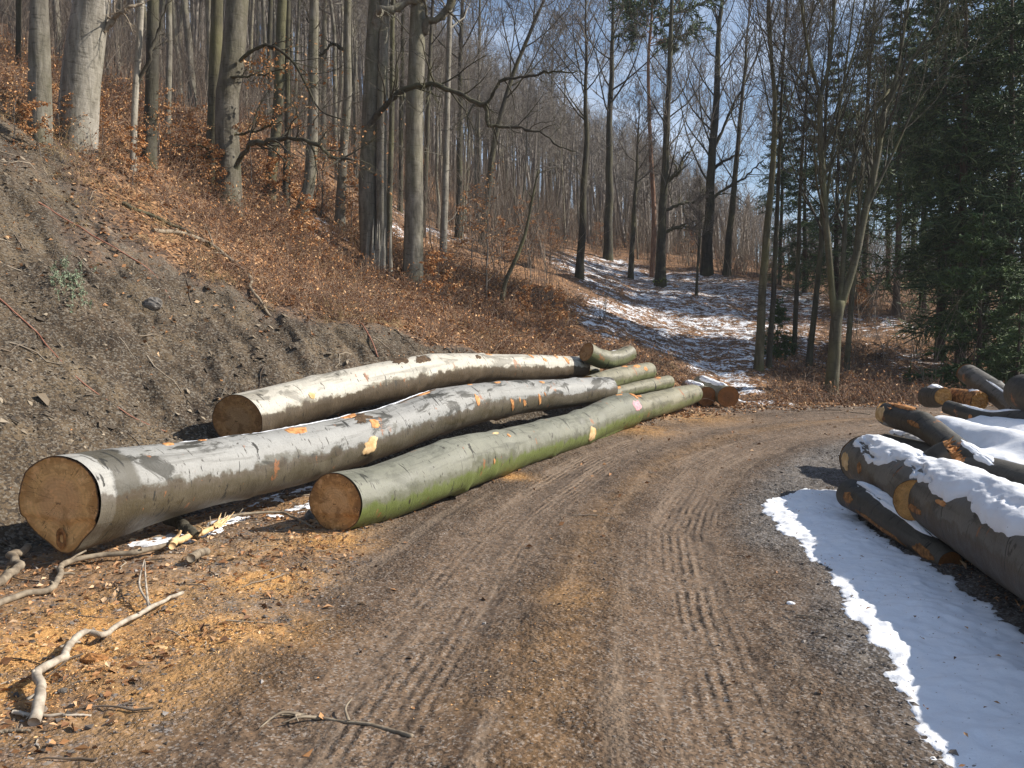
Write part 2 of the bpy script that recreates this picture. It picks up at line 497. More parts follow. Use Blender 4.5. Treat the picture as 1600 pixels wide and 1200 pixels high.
def mat_simple(name, c0, c1, scale=20, rough=0.8, bumpd=0.004, island=0.0, spec=0.3, stretch=(1, 1, 1)):
    b = NB(name, rough, spec)
    v = b.map(b.coord('Object'), stretch)
    n = b.noise(v, scale, 5, 0.6)
    c = b.mix(b.step(n, 0.3, 0.7), c0, c1)
    if island:
        r = b.geo('Random Per Island')
        c = b.mix(island, c, b.ramp(r, [(0, c0), (0.5, c1), (1, tuple(min(1, x * 1.35) for x in c1))]))
    return b.done(c, b.bump(n, 0.5, bumpd))

def mat_island(name, stops, rough=0.8, spec=0.3):
    b = NB(name, rough, spec)
    return b.done(b.ramp(b.geo('Random Per Island'), stops))

def mat_treebark(name, dark, mid, light, green=0.25, vary=True):
    b = NB(name, 0.85, 0.25)
    v = b.coord('Object')
    vs = b.map(v, (1, 1, 0.22))
    n = b.noise(vs, 9, 7, 0.65, 0.4)
    n2 = b.noise(b.map(v, (1, 1, 3.5)), 5, 5, 0.6)
    n3 = b.noise(v, 0.7, 4, 0.6)
    c = b.ramp(n, [(0.28, dark), (0.5, mid), (0.72, light)])
    c = b.mix(b.ramp(n2, [(0.36, 0.6), (0.42, 0), (1, 0)]), c, dark)
    c = b.mix(b.math('MULTIPLY', b.step(n3, 0.42, 0.62), green), c, (0.13, 0.125, 0.055))
    if vary:
        r = b.info('Random')
        c = b.mix(1.0, c, b.ramp(r, [(0, (0.72, 0.70, 0.66)), (0.5, (1, 1, 1)), (1, (1.18, 1.14, 1.05))]), 'MULTIPLY')
    return b.done(c, b.bump(b.math('ADD', n, b.math('MULTIPLY', n2, 0.5)), 0.8, 0.03))

def mat_logbark(name, base0, base1, pale=0.0, green=0.0, brown=0.0, wet=0.3, palec=(0.62, 0.58, 0.50), gloss=0.42, marks=1.0, band=False):
    """beech bark in log coordinates: x runs along the stem, y towards the road, z up"""
    b = NB(name, gloss, 0.45)
    lc = b.attr("lc"); q = b.sep(lc); up = b.sep(b.attr("ln"))
    n_l = b.noise(b.map(lc, (0.55, 1, 1)), 1.7, 6, 0.6, 0.3)
    n_m = b.noise(lc, 6, 6, 0.65)
    rings = b.noise(b.map(lc, (7.0, 1.9, 1.9)), 1.5, 4, 0.62, 0.7)
    rings2 = b.noise(b.map(lc, (13, 4.0, 4.0), (3, 5, 1), (0, 0.3, 0.3)), 1.6, 3, 0.6, 0.8)
    c = b.mix(b.step(n_l, 0.35, 0.65), base0, base1)
    c = b.mix(b.math('MULTIPLY', b.step(n_m, 0.4, 0.75), 0.35), c, tuple(x * 1.45 for x in base1))
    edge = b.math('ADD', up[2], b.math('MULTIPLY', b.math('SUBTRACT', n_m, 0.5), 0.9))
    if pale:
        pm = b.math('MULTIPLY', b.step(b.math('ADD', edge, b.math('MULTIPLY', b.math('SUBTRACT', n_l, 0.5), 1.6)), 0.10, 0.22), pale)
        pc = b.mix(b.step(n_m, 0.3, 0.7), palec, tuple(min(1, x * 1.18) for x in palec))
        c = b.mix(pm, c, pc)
    if wet:
        c = b.mix(b.math('MULTIPLY', b.step(b.noise(b.map(lc, (0.7, 1.7, 1.7), (9, 2, 4)), 1.9, 7, 0.66, 0.9), 0.53, 0.60), wet), c, tuple(x * 0.36 for x in base0))
    if band:
        bx = b.math('ADD', q[0], b.math('MULTIPLY', b.math('SUBTRACT', n_m, 0.5), 0.16))
        c = b.mix(b.step(bx, 0.16, 0.13), c, (0.36, 0.35, 0.32))
        c = b.mix(b.math('MULTIPLY', b.math('MULTIPLY', b.step(bx, 0.14, 0.17), b.step(bx, 0.44, 0.38)), 0.9), c, b.mix(n_m, (0.055, 0.048, 0.034), (0.10, 0.090, 0.066)))
    streak = b.noise(b.map(lc, (0.35, 7.0, 7.0), (1, 5, 2)), 1.6, 6, 0.65, 0.3)
    c = b.mix(b.math('MULTIPLY', b.step(streak, 0.54, 0.68), 0.45), c, tuple(x * 0.45 for x in base0))
    c = b.mix(b.math('MULTIPLY', b.step(streak, 0.44, 0.32), 0.30), c, tuple(min(1, x * 1.35) for x in base1))
    if green:
        gm = b.math('MULTIPLY', b.step(b.math('ADD', edge, b.math('MULTIPLY', b.math('SUBTRACT', n_l, 0.5), 0.5)), 0.05, -0.22), green)
        c = b.mix(gm, c, b.mix(n_m, (0.085, 0.115, 0.022), (0.165, 0.195, 0.050)))
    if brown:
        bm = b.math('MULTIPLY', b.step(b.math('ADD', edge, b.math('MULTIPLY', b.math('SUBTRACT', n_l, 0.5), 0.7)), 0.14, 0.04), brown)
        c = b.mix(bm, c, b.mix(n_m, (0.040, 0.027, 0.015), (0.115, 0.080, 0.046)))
    # lenticel arcs, branch collars, scuffs
    c = b.mix(b.math('MULTIPLY', b.step(rings, 0.63, 0.66), marks), c, tuple(x * 0.22 for x in base0))
    c = b.mix(b.math('MULTIPLY', b.step(rings2, 0.64, 0.67), marks * 0.9), c, (0.030, 0.024, 0.016))
    c = b.mix(b.math('MULTIPLY', b.step(b.noise(b.map(lc, (2.2, 1.3, 1.3), (2, 8, 3)), 2.1, 6, 0.68), 0.63, 0.66), 0.75), c, (0.30, 0.115, 0.040))
    fine = b.noise(b.map(lc, (1.6, 1, 1)), 45, 5, 0.7)
    c = b.mix(b.math('MULTIPLY', b.step(fine, 0.45, 0.75), 0.30), c, tuple(x * 0.5 for x in base0))
    h = b.math('ADD', b.math('ADD', b.math('MULTIPLY', n_m, 0.6), b.math('MULTIPLY', rings, 0.7)), b.math('MULTIPLY', fine, 0.35))
    return b.done(c, b.bump(h, 0.6, 0.022), b.ramp(n_m, [(0.3, gloss), (0.7, min(1, gloss + 0.3))]))

def mat_cut(name, c_in, c_mid, c_out, dark=0.5):
    """sawn end grain: disc coordinates in attribute 'dc' (radius 1 at the bark)"""
    b = NB(name, 0.75, 0.3)
    d = b.attr("dc"); q = b.sep(d)
    r = b.math('SQRT', b.math('ADD', b.math('MULTIPLY', q[0], q[0]), b.math('MULTIPLY', q[1], q[1])))
    n = b.noise(d, 1.9, 5, 0.6, 0.6)
    nf = b.noise(d, 14, 5, 0.7)
    saw = b.noise(b.map(d, (1.5, 20, 1), (0, 0, 0), (0, 0, 0.5)), 2.2, 4, 0.6)
    rr = b.math('ADD', r, b.math('MULTIPLY', b.math('SUBTRACT', n, 0.5), 0.55))
    c = b.ramp(rr, [(0.0, c_in), (0.42, c_in), (0.62, c_mid), (0.80, c_mid), (0.92, c_out), (1.0, c_out)])
    c = b.mix(b.math('MULTIPLY', b.step(n, 0.52, 0.62), dark), c, tuple(x * 0.42 for x in c_out))
    blot = b.noise(b.map(d, (1, 1, 1), (3, 1, 7)), 4.5, 5, 0.65, 0.5)
    c = b.mix(b.math('MULTIPLY', b.step(b.math('ADD', blot, b.math('MULTIPLY', r, 0.22)), 0.62, 0.72), min(0.75, dark)), c, tuple(x * 0.55 for x in c_out))
    c = b.mix(b.math('MULTIPLY', b.step(b.noise(b.map(d, (1.5, 1.5, 1), (8, 3, 2)), 2.6, 4, 0.6), 0.52, 0.66), 0.5), c, tuple(min(1, x * 1.5) for x in c_in))
    ringw = b.math('SINE', b.math('ADD', b.math('MULTIPLY', r, 75), b.math('MULTIPLY', n, 6)))
    c = b.mix(b.math('MULTIPLY', b.math('ADD', b.math('MULTIPLY', ringw, 0.5), 0.5), 0.26), c, tuple(x * 0.55 for x in c_mid))
    c = b.mix(b.math('MULTIPLY', saw, 0.25), c, tuple(min(1, x * 1.4) for x in c_in))
    c = b.mix(b.math('MULTIPLY', b.step(b.noise(d, 1.3, 2), 0.5, 0.58), b.step(b.math('ABSOLUTE', b.math('ADD', b.math('ADD', q[1], b.math('MULTIPLY', q[0], -0.35)), b.math('MULTIPLY', b.math('SUBTRACT', b.noise(d, 2.5, 3), 0.5), 0.5))), 0.016, 0.004)), c, tuple(x * 0.3 for x in c_in))
    ang = b.math('ARCTAN2', q[1], q[0])
    crk = b.noise(b.comb(b.math('MULTIPLY', ang, 2.4), b.math('MULTIPLY', r, 0.5), 3.3), 2.6, 3, 0.5)
    cm = b.math('MULTIPLY', b.step(b.math('ABSOLUTE', b.math('SUBTRACT', crk, 0.5)), 0.012, 0.003), b.step(b.noise(d, 1.6, 2), 0.46, 0.56))
    c = b.mix(cm, c, tuple(x * 0.25 for x in c_mid))
    c = b.mix(b.step(b.math('ADD', r, b.math('MULTIPLY', b.math('SUBTRACT', nf, 0.5), 0.05)), 0.955, 0.985), c, (0.10, 0.055, 0.028))
    return b.done(c, b.bump(b.math('ADD', saw, nf), 0.5, 0.012))

def mat_snow():
    b = NB("snow", 0.6, 0.25)
    v = b.coord('Object')
    n = b.noise(v, 9, 6, 0.6); n2 = b.noise(v, 120, 2, 0.5)
    c = b.mix(n, (0.80, 0.82, 0.86), (0.90, 0.91, 0.93))
    spots = b.math('MAXIMUM', b.step(b.noise(v, 46, 2, 0.5), 0.72, 0.75), b.step(b.noise(v, 19, 4, 0.7), 0.74, 0.77))
    c = b.mix(b.math('MULTIPLY', spots, 0.75), c, (0.12, 0.09, 0.06))
    b.b.inputs['Subsurface Weight'].default_value = 0.0
    return b.done(c, b.bump(b.math('ADD', n, b.math('MULTIPLY', n2, 0.2)), 0.35, 0.03))

M_GROUND = mat_ground()
M_SNOW = mat_snow()
M_BEECH = mat_treebark("beech_bark", (0.062, 0.055, 0.042), (0.160, 0.145, 0.118), (0.27, 0.25, 0.21), 0.35)
M_PALE = mat_treebark("pale_bark", (0.10, 0.088, 0.070), (0.26, 0.238, 0.20), (0.40, 0.37, 0.325), 0.15)
M_DARKB = mat_treebark("dark_bark", (0.024, 0.021, 0.016), (0.055, 0.049, 0.037), (0.105, 0.093, 0.070), 0.35)
M_MOSSY = mat_treebark("mossy_bark", (0.032, 0.029, 0.019), (0.072, 0.066, 0.045), (0.135, 0.124, 0.092), 0.55)
M_PINEB = mat_treebark("pine_bark", (0.13, 0.070, 0.045), (0.27, 0.155, 0.10), (0.38, 0.24, 0.17), 0.0)
M_TWIG = mat_simple("twigs", (0.085, 0.072, 0.060), (0.180, 0.155, 0.132), 2.0, 0.85, 0.002)
M_TWIGP = mat_simple("hazed_twigs", (0.14, 0.122, 0.105), (0.27, 0.24, 0.205), 2.0, 0.85, 0.002)  # far trees only: twig colour made paler to stand for distance haze
M_LEAFO = mat_island("dry_beech_leaves", [(0, (0.24, 0.105, 0.040)), (0.35, (0.43, 0.20, 0.075)), (0.7, (0.58, 0.31, 0.13)), (1, (0.68, 0.45, 0.24))], 0.7)
M_LITTER = mat_island("fallen_leaves", [(0, (0.10, 0.050, 0.026)), (0.35, (0.24, 0.112, 0.046)), (0.7, (0.42, 0.215, 0.092)), (1, (0.58, 0.40, 0.24))], 0.7)
M_CHIP = mat_island("wood_chips", [(0, (0.40, 0.19, 0.065)), (0.5, (0.58, 0.32, 0.12)), (1, (0.74, 0.50, 0.25))], 0.75)
M_PEB = mat_island("pebbles", [(0, (0.050, 0.042, 0.036)), (0.45, (0.15, 0.125, 0.105)), (0.8, (0.22, 0.185, 0.155)), (1, (0.30, 0.28, 0.265))], 0.75)
M_SHALE = mat_island("shale_chips", [(0, (0.026, 0.020, 0.014)), (0.4, (0.076, 0.058, 0.040)), (0.8, (0.160, 0.124, 0.084)), (1, (0.33, 0.27, 0.195))], 0.7)
M_BRUSH = mat_island("bramble_stems", [(0, (0.10, 0.055, 0.038)), (0.5, (0.25, 0.150, 0.098)), (1, (0.44, 0.32, 0.215))], 0.8)
M_THICK = mat_island("thicket_stems", [(0, (0.10, 0.078, 0.060)), (0.5, (0.19, 0.150, 0.115)), (1, (0.30, 0.25, 0.195))], 0.85)
M_STRAW = mat_island("straw_grass", [(0, (0.22, 0.14, 0.065)), (0.5, (0.36, 0.25, 0.12)), (1, (0.52, 0.39, 0.21))], 0.8)
M_NEEDLE = mat_island("spruce_needles", [(0, (0.022, 0.040, 0.016)), (0.55, (0.062, 0.105, 0.038)), (0.85, (0.115, 0.170, 0.062)), (1, (0.21, 0.26, 0.11))], 0.65)  # wide colour steps stand for sunlit sprays among shaded ones
M_NEEDLE2 = mat_island("young_spruce_needles", [(0, (0.030, 0.055, 0.016)), (0.5, (0.055, 0.095, 0.026)), (1, (0.10, 0.150, 0.042))], 0.65)
M_SPRB = mat_treebark("spruce_bark", (0.040, 0.030, 0.024), (0.095, 0.072, 0.055), (0.16, 0.125, 0.095), 0.1)
M_STICK = mat_simple("bare_stick", (0.25, 0.205, 0.155), (0.52, 0.45, 0.36), 14, 0.7, 0.004, 0.0, 0.3, (1, 1, 1))
M_STICKD = mat_simple("weathered_stick", (0.13, 0.10, 0.070), (0.30, 0.245, 0.175), 14, 0.8, 0.006)
M_SPLINT = mat_simple("splintered_wood", (0.50, 0.30, 0.12), (0.74, 0.53, 0.29), 10, 0.75, 0.008)
M_SCAR = mat_simple("fresh_scar", (0.34, 0.125, 0.038), (0.66, 0.34, 0.13), 16, 0.7, 0.008)
M_ROT = mat_simple("rotten_wood", (0.10, 0.045, 0.018), (0.44, 0.20, 0.065), 22, 0.8, 0.03)
M_PINK = mat_simple("pink_paint", (0.62, 0.20, 0.26), (0.70, 0.42, 0.42), 30, 0.7, 0.004)
M_GREENP = mat_simple("pale_plant", (0.13, 0.17, 0.10), (0.28, 0.33, 0.22), 8, 0.8, 0.002)
M_RUNNER = mat_simple("red_runner", (0.20, 0.075, 0.045), (0.36, 0.17, 0.11), 8, 0.7, 0.002)
M_ROCK = mat_simple("grey_rock", (0.085, 0.074, 0.062), (0.23, 0.21, 0.19), 9, 0.6, 0.04)
M_MOSS = mat_simple("moss", (0.09, 0.12, 0.02), (0.22, 0.26, 0.05), 30, 0.9, 0.01)

# ------------------------------------------------------------------ the ground
def in_poly(X, Y, P):
    ins = np.zeros(X.shape, bool)
    n = len(P)
    for i in range(n):
        x0, y0 = P[i]; x1, y1 = P[(i + 1) % n]
        c = ((y0 > Y) != (y1 > Y)) & (X < (x1 - x0) * (Y - y0) / ((y1 - y0) if y1 != y0 else 1e-9) + x0)
        ins ^= c
    return ins
SNOW_BLOBS = []
for poly, amp in (([(875, 408), (960, 406), (1010, 432), (1100, 428), (1180, 445), (1262, 458), (1270, 488), (1200, 515), (1185, 560), (1160, 606), (1118, 590), (1060, 560), (990, 532), (905, 498), (930, 478), (1010, 474), (960, 452), (890, 430)], 0.95), ([(1225, 490), (1265, 495), (1262, 560), (1215, 555)], 0.75), ([(1300, 490), (1400, 498), (1390, 515), (1300, 512)], 0.7), ([(1390, 545), (1470, 548), (1450, 600), (1385, 590)], 0.62)):
    U_, V_ = np.meshgrid(np.arange(870, 1480, 24.0), np.arange(402, 612, 11.0))
    k_ = in_poly(U_, V_, poly)
    for u_, v_ in zip(U_[k_], V_[k_]):
        h_ = hit(u_, v_)
        SNOW_BLOBS.append((h_[0], h_[1], 0.026 * h_[1], 0.055 * h_[1], amp))
SNOW_BLOBS += [(*hit(u, v)[:2], rx, ry, a) for u, v, rx, ry, a in [(1155, 605, 0.6, 0.8, 0.8), (1240, 632, 1.2, 0.3, 0.75), (1180, 628, 0.8, 0.35, 0.7), (1300, 650, 1.2, 0.25, 0.6)]]
SNOW_BLOBS += [(*hit(u, v)[:2], rx, ry, a) for u, v, rx, ry, a in [(610, 352, 1.4, 1.6, 0.9), (665, 358, 1.6, 1.6, 0.95), (725, 370, 1.4, 1.2, 0.8), (780, 385, 1.2, 1.0, 0.5), (500, 345, 0.8, 0.8, 0.55), (460, 335, 0.7, 0.7, 0.5), (890, 405, 1.6, 1.2, 0.5), (1500, 585, 1.0, 0.8, 0.5)]]
def snow_mask(X, Y):
    m = np.zeros_like(X)
    for x, y, rx, ry, a in SNOW_BLOBS:
        m = np.maximum(m, a * np.exp(-(((X - x) / rx) ** 2 + ((Y - y) / ry) ** 2) * 0.8))
    return m

SAW = [hit(60, 1020)[:2], hit(180, 955)[:2], hit(330, 990)[:2], hit(420, 905)[:2], hit(520, 850)[:2], hit(20, 1080)[:2], hit(900, 930)[:2], hit(820, 1010)[:2], hit(760, 1090)[:2], hit(800, 745)[:2], hit(1080, 650)[:2], hit(1000, 672)[:2], hit(250, 1050)[:2], hit(420, 985)[:2]]
SAWR = [0.5, 0.4, 0.30, 0.35, 0.35, 0.45, 0.30, 0.30, 0.30, 0.25, 0.9, 0.6, 0.5, 0.35]
SAWA = [1.15, 0.9, 0.9, 0.7, 0.7, 0.9, 0.20, 0.10, 0.10, 0.8, 0.6, 0.6, 0.45, 0.6]

def build_ground():
    ang = np.concatenate([np.linspace(-180, -42, 60)[:-1], np.linspace(-42, 42, 860), np.linspace(42, 180, 60)[1:]])
    rad = np.concatenate([np.geomspace(0.3, 1.6, 24)[:-1], np.geomspace(1.6, 40, 600), np.geomspace(40, 330, 110)[1:]])
    th = np.radians(ang)
    X = rad[:, None] * np.sin(th)[None]; Y = rad[:, None] * np.cos(th)[None]
    T = terrain(X, Y)
    Z = T['z']
    saw = np.zeros_like(X)
    for (x, y), r, a in zip(SAW, SAWR, SAWA):
        saw = np.maximum(saw, a * np.exp(-((X - x) ** 2 + (Y - y) ** 2) / (r * r)))
    verge = T['flat'] * (1 - T['road'])
    leftv = verge * (X < ROADC[0, 0] + 40) * (T['t'] < 0)
    centre = T['road'] * np.exp(-((T['t'] - 0.05) / 0.22) ** 2) * 0.25
    sawm = np.clip(saw * (0.5 + 0.5 * T['flat']) + 0.38 * leftv * sstep(-0.5, 0.4, fbm(X, Y, 0.8, 3, 7)) * (Y < 9) + 0.12 * leftv + centre * 0.6, 0, 1)
    forest = (1 - T['flat']) * (1 - T['bank'])
    litter = np.clip(forest + 0.55 * leftv * sstep(-0.2, 0.6, fbm(X, Y, 1.2, 3, 5)) + 0.12 * T['bank'] * sstep(0.2, .5, fbm(X, Y, 1.5, 3, 15)), 0, 1)
    sm = snow_mask(X, Y) * forest
    m1 = np.stack([T['road'], T['bank'], sm, np.ones_like(X)], -1)
    m2 = np.stack([np.clip(T['rut'], 0, 1), sawm, litter, np.ones_like(X)], -1)
    ruv = np.stack([T['s'], T['t'], T['d']], -1)
    nr, na = X.shape
    idx = np.arange(nr * na).reshape(nr, na)
    f = np.stack([idx[:-1, :-1], idx[:-1, 1:], idx[1:, 1:], idx[1:, :-1]], -1).reshape(-1, 4)
    f = f[:, ::-1]
    cls = np.where(T['bank'] > 0.5, 2, np.where(T['flat'] > 0.5, np.where(T['road'] > 0.4, 0, 1), 3))
    fc = cls[:-1, :-1].ravel()
    V = np.stack([X, Y, Z], -1).reshape(-1, 3)
    A = dict(m1=m1.reshape(-1, 4), m2=m2.reshape(-1, 4), ruv=ruv.reshape(-1, 3))
    for c, name in enumerate(("road", "verge", "scree_bank", "forest_floor")):
        ff = f[fc == c]
        u, inv = np.unique(ff, return_inverse=True)
        g = Geo(); g.add(V[u], inv.reshape(ff.shape), 0, **{k: a[u] for k, a in A.items()})
        tag(g.obj(name, M_GROUND), kind='structure')
build_ground()

# ------------------------------------------------------------------ snow lying on the ground
def snow_sheet(name, poly, thick, rough, res=0.03, noise_s=2.5, holes=0.0, edge=0.25):
    P = np.array(poly)
    x0, y0 = P.min(0) - 0.4; x1, y1 = P.max(0) + 0.4
    xs = np.arange(x0, x1, res); ys = np.arange(y0, y1, res)
    X, Y = np.meshgrid(xs, ys)
    D, _ = poly_dist(X, Y, np.vstack([P, P[:1]]))
    D = np.abs(D) * np.where(in_poly(X, Y, P), 1, -1)
    m = D + rough * fbm(X, Y, noise_s, 5, 77, 0.6)
    if holes: m = np.minimum(m, (fbm(X, Y, 3.1, 4, 123, 0.6) + holes) * 0.5)
    hh = thick * np.clip(m / edge, 0, 1) ** 0.75 * (1 + 0.25 * fbm(X, Y, 1.7, 3, 88)) + 0.004 * fbm(X, Y, 6, 3, 99) * sstep(0, 0.1, m)
    Z = gz(X.ravel(), Y.ravel()).reshape(X.shape) + np.where(m > 0, hh, -0.03)
    k = (m > -0.02)
    idx = np.arange(X.size).reshape(X.shape)
    keep = (k[:-1, :-1] & k[:-1, 1:] & k[1:, 1:] & k[1:, :-1]).ravel()
    f = np.stack([idx[:-1, :-1], idx[:-1, 1:], idx[1:, 1:], idx[1:, :-1]], -1).reshape(-1, 4)[keep]
    V = np.stack([X, Y, Z], -1).reshape(-1, 3)
    u, inv = np.unique(f, return_inverse=True)
    g = Geo(); g.add(V[u], inv.reshape(f.shape))
    return tag(g.obj(name, M_SNOW), kind='structure')

SNOWP = [(1198, 782), (1186, 800), (1215, 824), (1250, 852), (1280, 887), (1318, 937), (1357, 994), (1398, 1052), (1424, 1112), (1468, 1190), (1515, 1290), (1900, 1330),
         (1760, 1085), (1600, 985), (1490, 905), (1400, 858), (1345, 812), (1322, 766), (1258, 766)]
snow_sheet("snow", [hit(u, v)[:2] for u, v in SNOWP], 0.045, 0.13, 0.02, 4.2, 0.0, 0.55)
snow_sheet("snow", [hit(u, v)[:2] for u, v in [(1322, 700), (1345, 694), (1360, 708), (1340, 722), (1316, 715)]], 0.03, 0.14, 0.03, 3.0)
snow_sheet("snow", [hit(u, v)[:2] for u, v in [(150, 880), (165, 855), (300, 832), (420, 775), (500, 752), (490, 795), (400, 812), (330, 838), (240, 868)]], 0.02, 0.16, 0.02, 3.5, -0.10, 0.12)

# ------------------------------------------------------------------ logs
class Log:
    """a stem given by (u, v, thickness in photo pixels, distance); radius and axis follow"""
    def __init__(s, pts, seed, bump=0.05, flare=None, n=None, shape=None, collars=(), skew=0.0):
        s.skew = skew
        c = np.array([np.concatenate([px(u, v, Y), [w * Y / F / 2]]) for u, v, w, Y in pts])
        ln = np.linalg.norm(np.diff(c[:, :3], axis=0), axis=1).sum()
        s.n = n or int(max(24, ln / 0.045)); s.k = 72
        p = smooth_poly(c, s.n)
        s.P = p[:, :3]; s.R = p[:, 3]
        s.s = np.concatenate([[0], np.cumsum(np.linalg.norm(np.diff(s.P, axis=0), axis=1))])
        s.L = s.s[-1]
        T = nrm(np.gradient(s.P, axis=0)); s.T = T
        s.U = nrm(np.cross(T, np.array([0, 0, 1.0])))       # to the right of the stem's run
        s.W = np.cross(s.U, T)                               # up
        s.th = np.linspace(0, 2 * np.pi, s.k, endpoint=False) - np.pi / 2
        TH, SS = np.meshgrid(s.th, s.s)
        nn = fbm(SS * 0.8 + 31 * seed, np.cos(TH) * 0.9 + 5 + seed, 1.0, 3, seed) + fbm(SS * 0.8 + 3 * seed, np.sin(TH) * 0.9 + 9, 1.0, 3, seed + 4)
        m = 1 + bump * nn + 0.012 * fbm(SS * 5, np.cos(TH) * 3 + np.sin(TH) * 2, 1, 2, seed + 8)
        for cs, ca, cw in collars:
            m = m + ca * np.exp(-((SS - cs) / cw) ** 2)
        if shape is not None: m = m * shape(SS, TH)
        kr = np.random.default_rng(seed + 900)
        for _ in range(int(3 + s.L * 0.9)):
            ks, ka, kw = kr.random() * s.L, kr.random() * 2 * np.pi, 0.05 + 0.06 * kr.random()
            dA = ((TH - ka + np.pi) % (2 * np.pi) - np.pi) * s.R[:, None]
            m = m + (0.05 + 0.08 * kr.random()) * np.exp(-((SS - ks) / kw) ** 2 - (dA / kw) ** 2)
        s.M = m * s.R[:, None]
        s.K = skew * np.exp(-(s.s / 0.7) ** 2)
    def at(s, S_, A, off=0.0):
        """surface point(s) at length S_ and angle A (0 = right of run, pi/2 = up)"""
        S_ = np.asarray(S_, float); A = np.asarray(A, float)
        P = np.stack([np.interp(S_, s.s, s.P[:, i]) for i in range(3)], -1)
        U = np.stack([np.interp(S_, s.s, s.U[:, i]) for i in range(3)], -1)
        Wv = np.stack([np.interp(S_, s.s, s.W[:, i]) for i in range(3)], -1)
        i = np.clip(np.interp(S_, s.s, np.arange(s.n)), 0, s.n - 1.001)
        a = ((A + np.pi / 2) % (2 * np.pi)) / (2 * np.pi) * s.k
        i0 = i.astype(int); fi = i - i0; j0 = a.astype(int) % s.k; j1 = (j0 + 1) % s.k; fj = a - np.floor(a)
        r = (s.M[i0, j0] * (1 - fj) + s.M[i0, j1] * fj) * (1 - fi) + (s.M[i0 + 1, j0] * (1 - fj) + s.M[i0 + 1, j1] * fj) * fi
        r = (r + off)[..., None]
        Tt = np.stack([np.interp(S_, s.s, s.T[:, i]) for i in range(3)], -1)
        U = U + np.interp(S_, s.s, s.K)[..., None] * Tt
        return P + r * (np.cos(A)[..., None] * U + np.sin(A)[..., None] * Wv)
    def bark(s, g=None):
        g = g or Geo()
        ct, st = np.cos(s.th), np.sin(s.th)
        dirv = ct[None, :, None] * s.U[:, None, :] + st[None, :, None] * s.W[:, None, :] + (ct[None, :] * s.K[:, None])[..., None] * s.T[:, None, :]
        V = s.P[:, None, :] + s.M[..., None] * dirv
        lc = np.stack([np.repeat(s.s[:, None], s.k, 1), s.M * ct, s.M * st], -1)
        ln = np.stack([np.zeros((s.n, s.k)), np.tile(ct, (s.n, 1)), np.tile(st, (s.n, 1))], -1)
        idx = np.arange(s.n * s.k).reshape(s.n, s.k)
        a, b = idx[:-1], idx[1:]
        f = np.stack([a, np.roll(a, -1, 1), np.roll(b, -1, 1), b], -1).reshape(-1, 4)
        g.add(V.reshape(-1, 3), f, 0, lc=lc.reshape(-1, 3), ln=ln.reshape(-1, 3))
        return g
    def face(s, end, seed, rough=0.006, tilt=0.0, spl=0.0, lift=0.0, step=0.0):
        """the cut face at the near (0) or far (-1) end"""
        g = Geo(); rr = np.concatenate([[0.0], np.linspace(0.08, 1.0, 16)])
        i = 0 if end == 0 else s.n - 1
        ct, st = np.cos(s.th), np.sin(s.th)
        RR, TT = np.meshgrid(rr, s.th, indexing='ij')
        x = RR * np.cos(TT); y = RR * np.sin(TT)
        dep = rough * fbm(x * 3 + seed, y * 3, 1.5, 4, seed) + spl * np.abs(fbm(x * 4 + seed, y * 4, 1.5, 4, seed + 3)) * (RR < 0.97) + lift
        dep = dep + tilt * (y) + step * sstep(-0.03, 0.03, y + 0.42 + 0.10 * fbm(x * 2, x * 0 + seed, 1.5, 3, seed))
        M = s.M[i][None, :] * RR * (1.0 - 0.004)
        sg = -1 if end == 0 else 1
        V = s.P[i] + M[..., None] * (ct[None, :, None] * (s.U[i] + s.K[i] * s.T[i]) + st[None, :, None] * s.W[i]) + sg * dep[..., None] * s.T[i]
        n, k = RR.shape
        idx = np.arange(n * k).reshape(n, k)
        a, b = idx[:-1], idx[1:]
        f = np.stack([a, b, np.roll(b, -1, 1), np.roll(a, -1, 1)], -1).reshape(-1, 4)
        if end != 0: f = f[:, ::-1]
        g.add(V.reshape(-1, 3), f, 0, dc=np.stack([x, y, np.zeros_like(x)], -1).reshape(-1, 3))
        return g
    def patch(s, s0, a0, ds, da, seed, off=0.006, dome=0.004, ragged=0.35, n=18, skew=0.0):
        """an irregular patch lying on the bark: knot scar, paint, snow cap"""
        g = Geo()
        rr = np.linspace(0, 1, n); tt = np.linspace(0, 2 * np.pi, 36, endpoint=False)
        rag = 1 + ragged * fbm(np.cos(tt) * 1.6 + seed * 3.1, np.sin(tt) * 1.6 + seed, 1.3, 3, seed)
        RR, TT = np.meshgrid(rr, tt, indexing='ij')
        r = RR * rag[None, :]
        x = r * np.cos(TT); y = r * np.sin(TT)
        S_ = np.clip(s0 + ds * (x + skew * y), 0.0, s.L); A = a0 + da * y
        hgt = off + dome * np.sqrt(np.clip(1 - RR ** 2, 0, 1)) + 0.002 * fbm(S_ * 30, A * 10, 1, 2, seed)
        hgt[-1, :] = -0.004
        V = s.at(S_, A, hgt)
        idx = np.arange(RR.size).reshape(RR.shape); a, b = idx[:-1], idx[1:]
        f = np.stack([a, b, np.roll(b, -1, 1), np.roll(a, -1, 1)], -1).reshape(-1, 4)
        g.add(V.reshape(-1, 3), f)
        return g
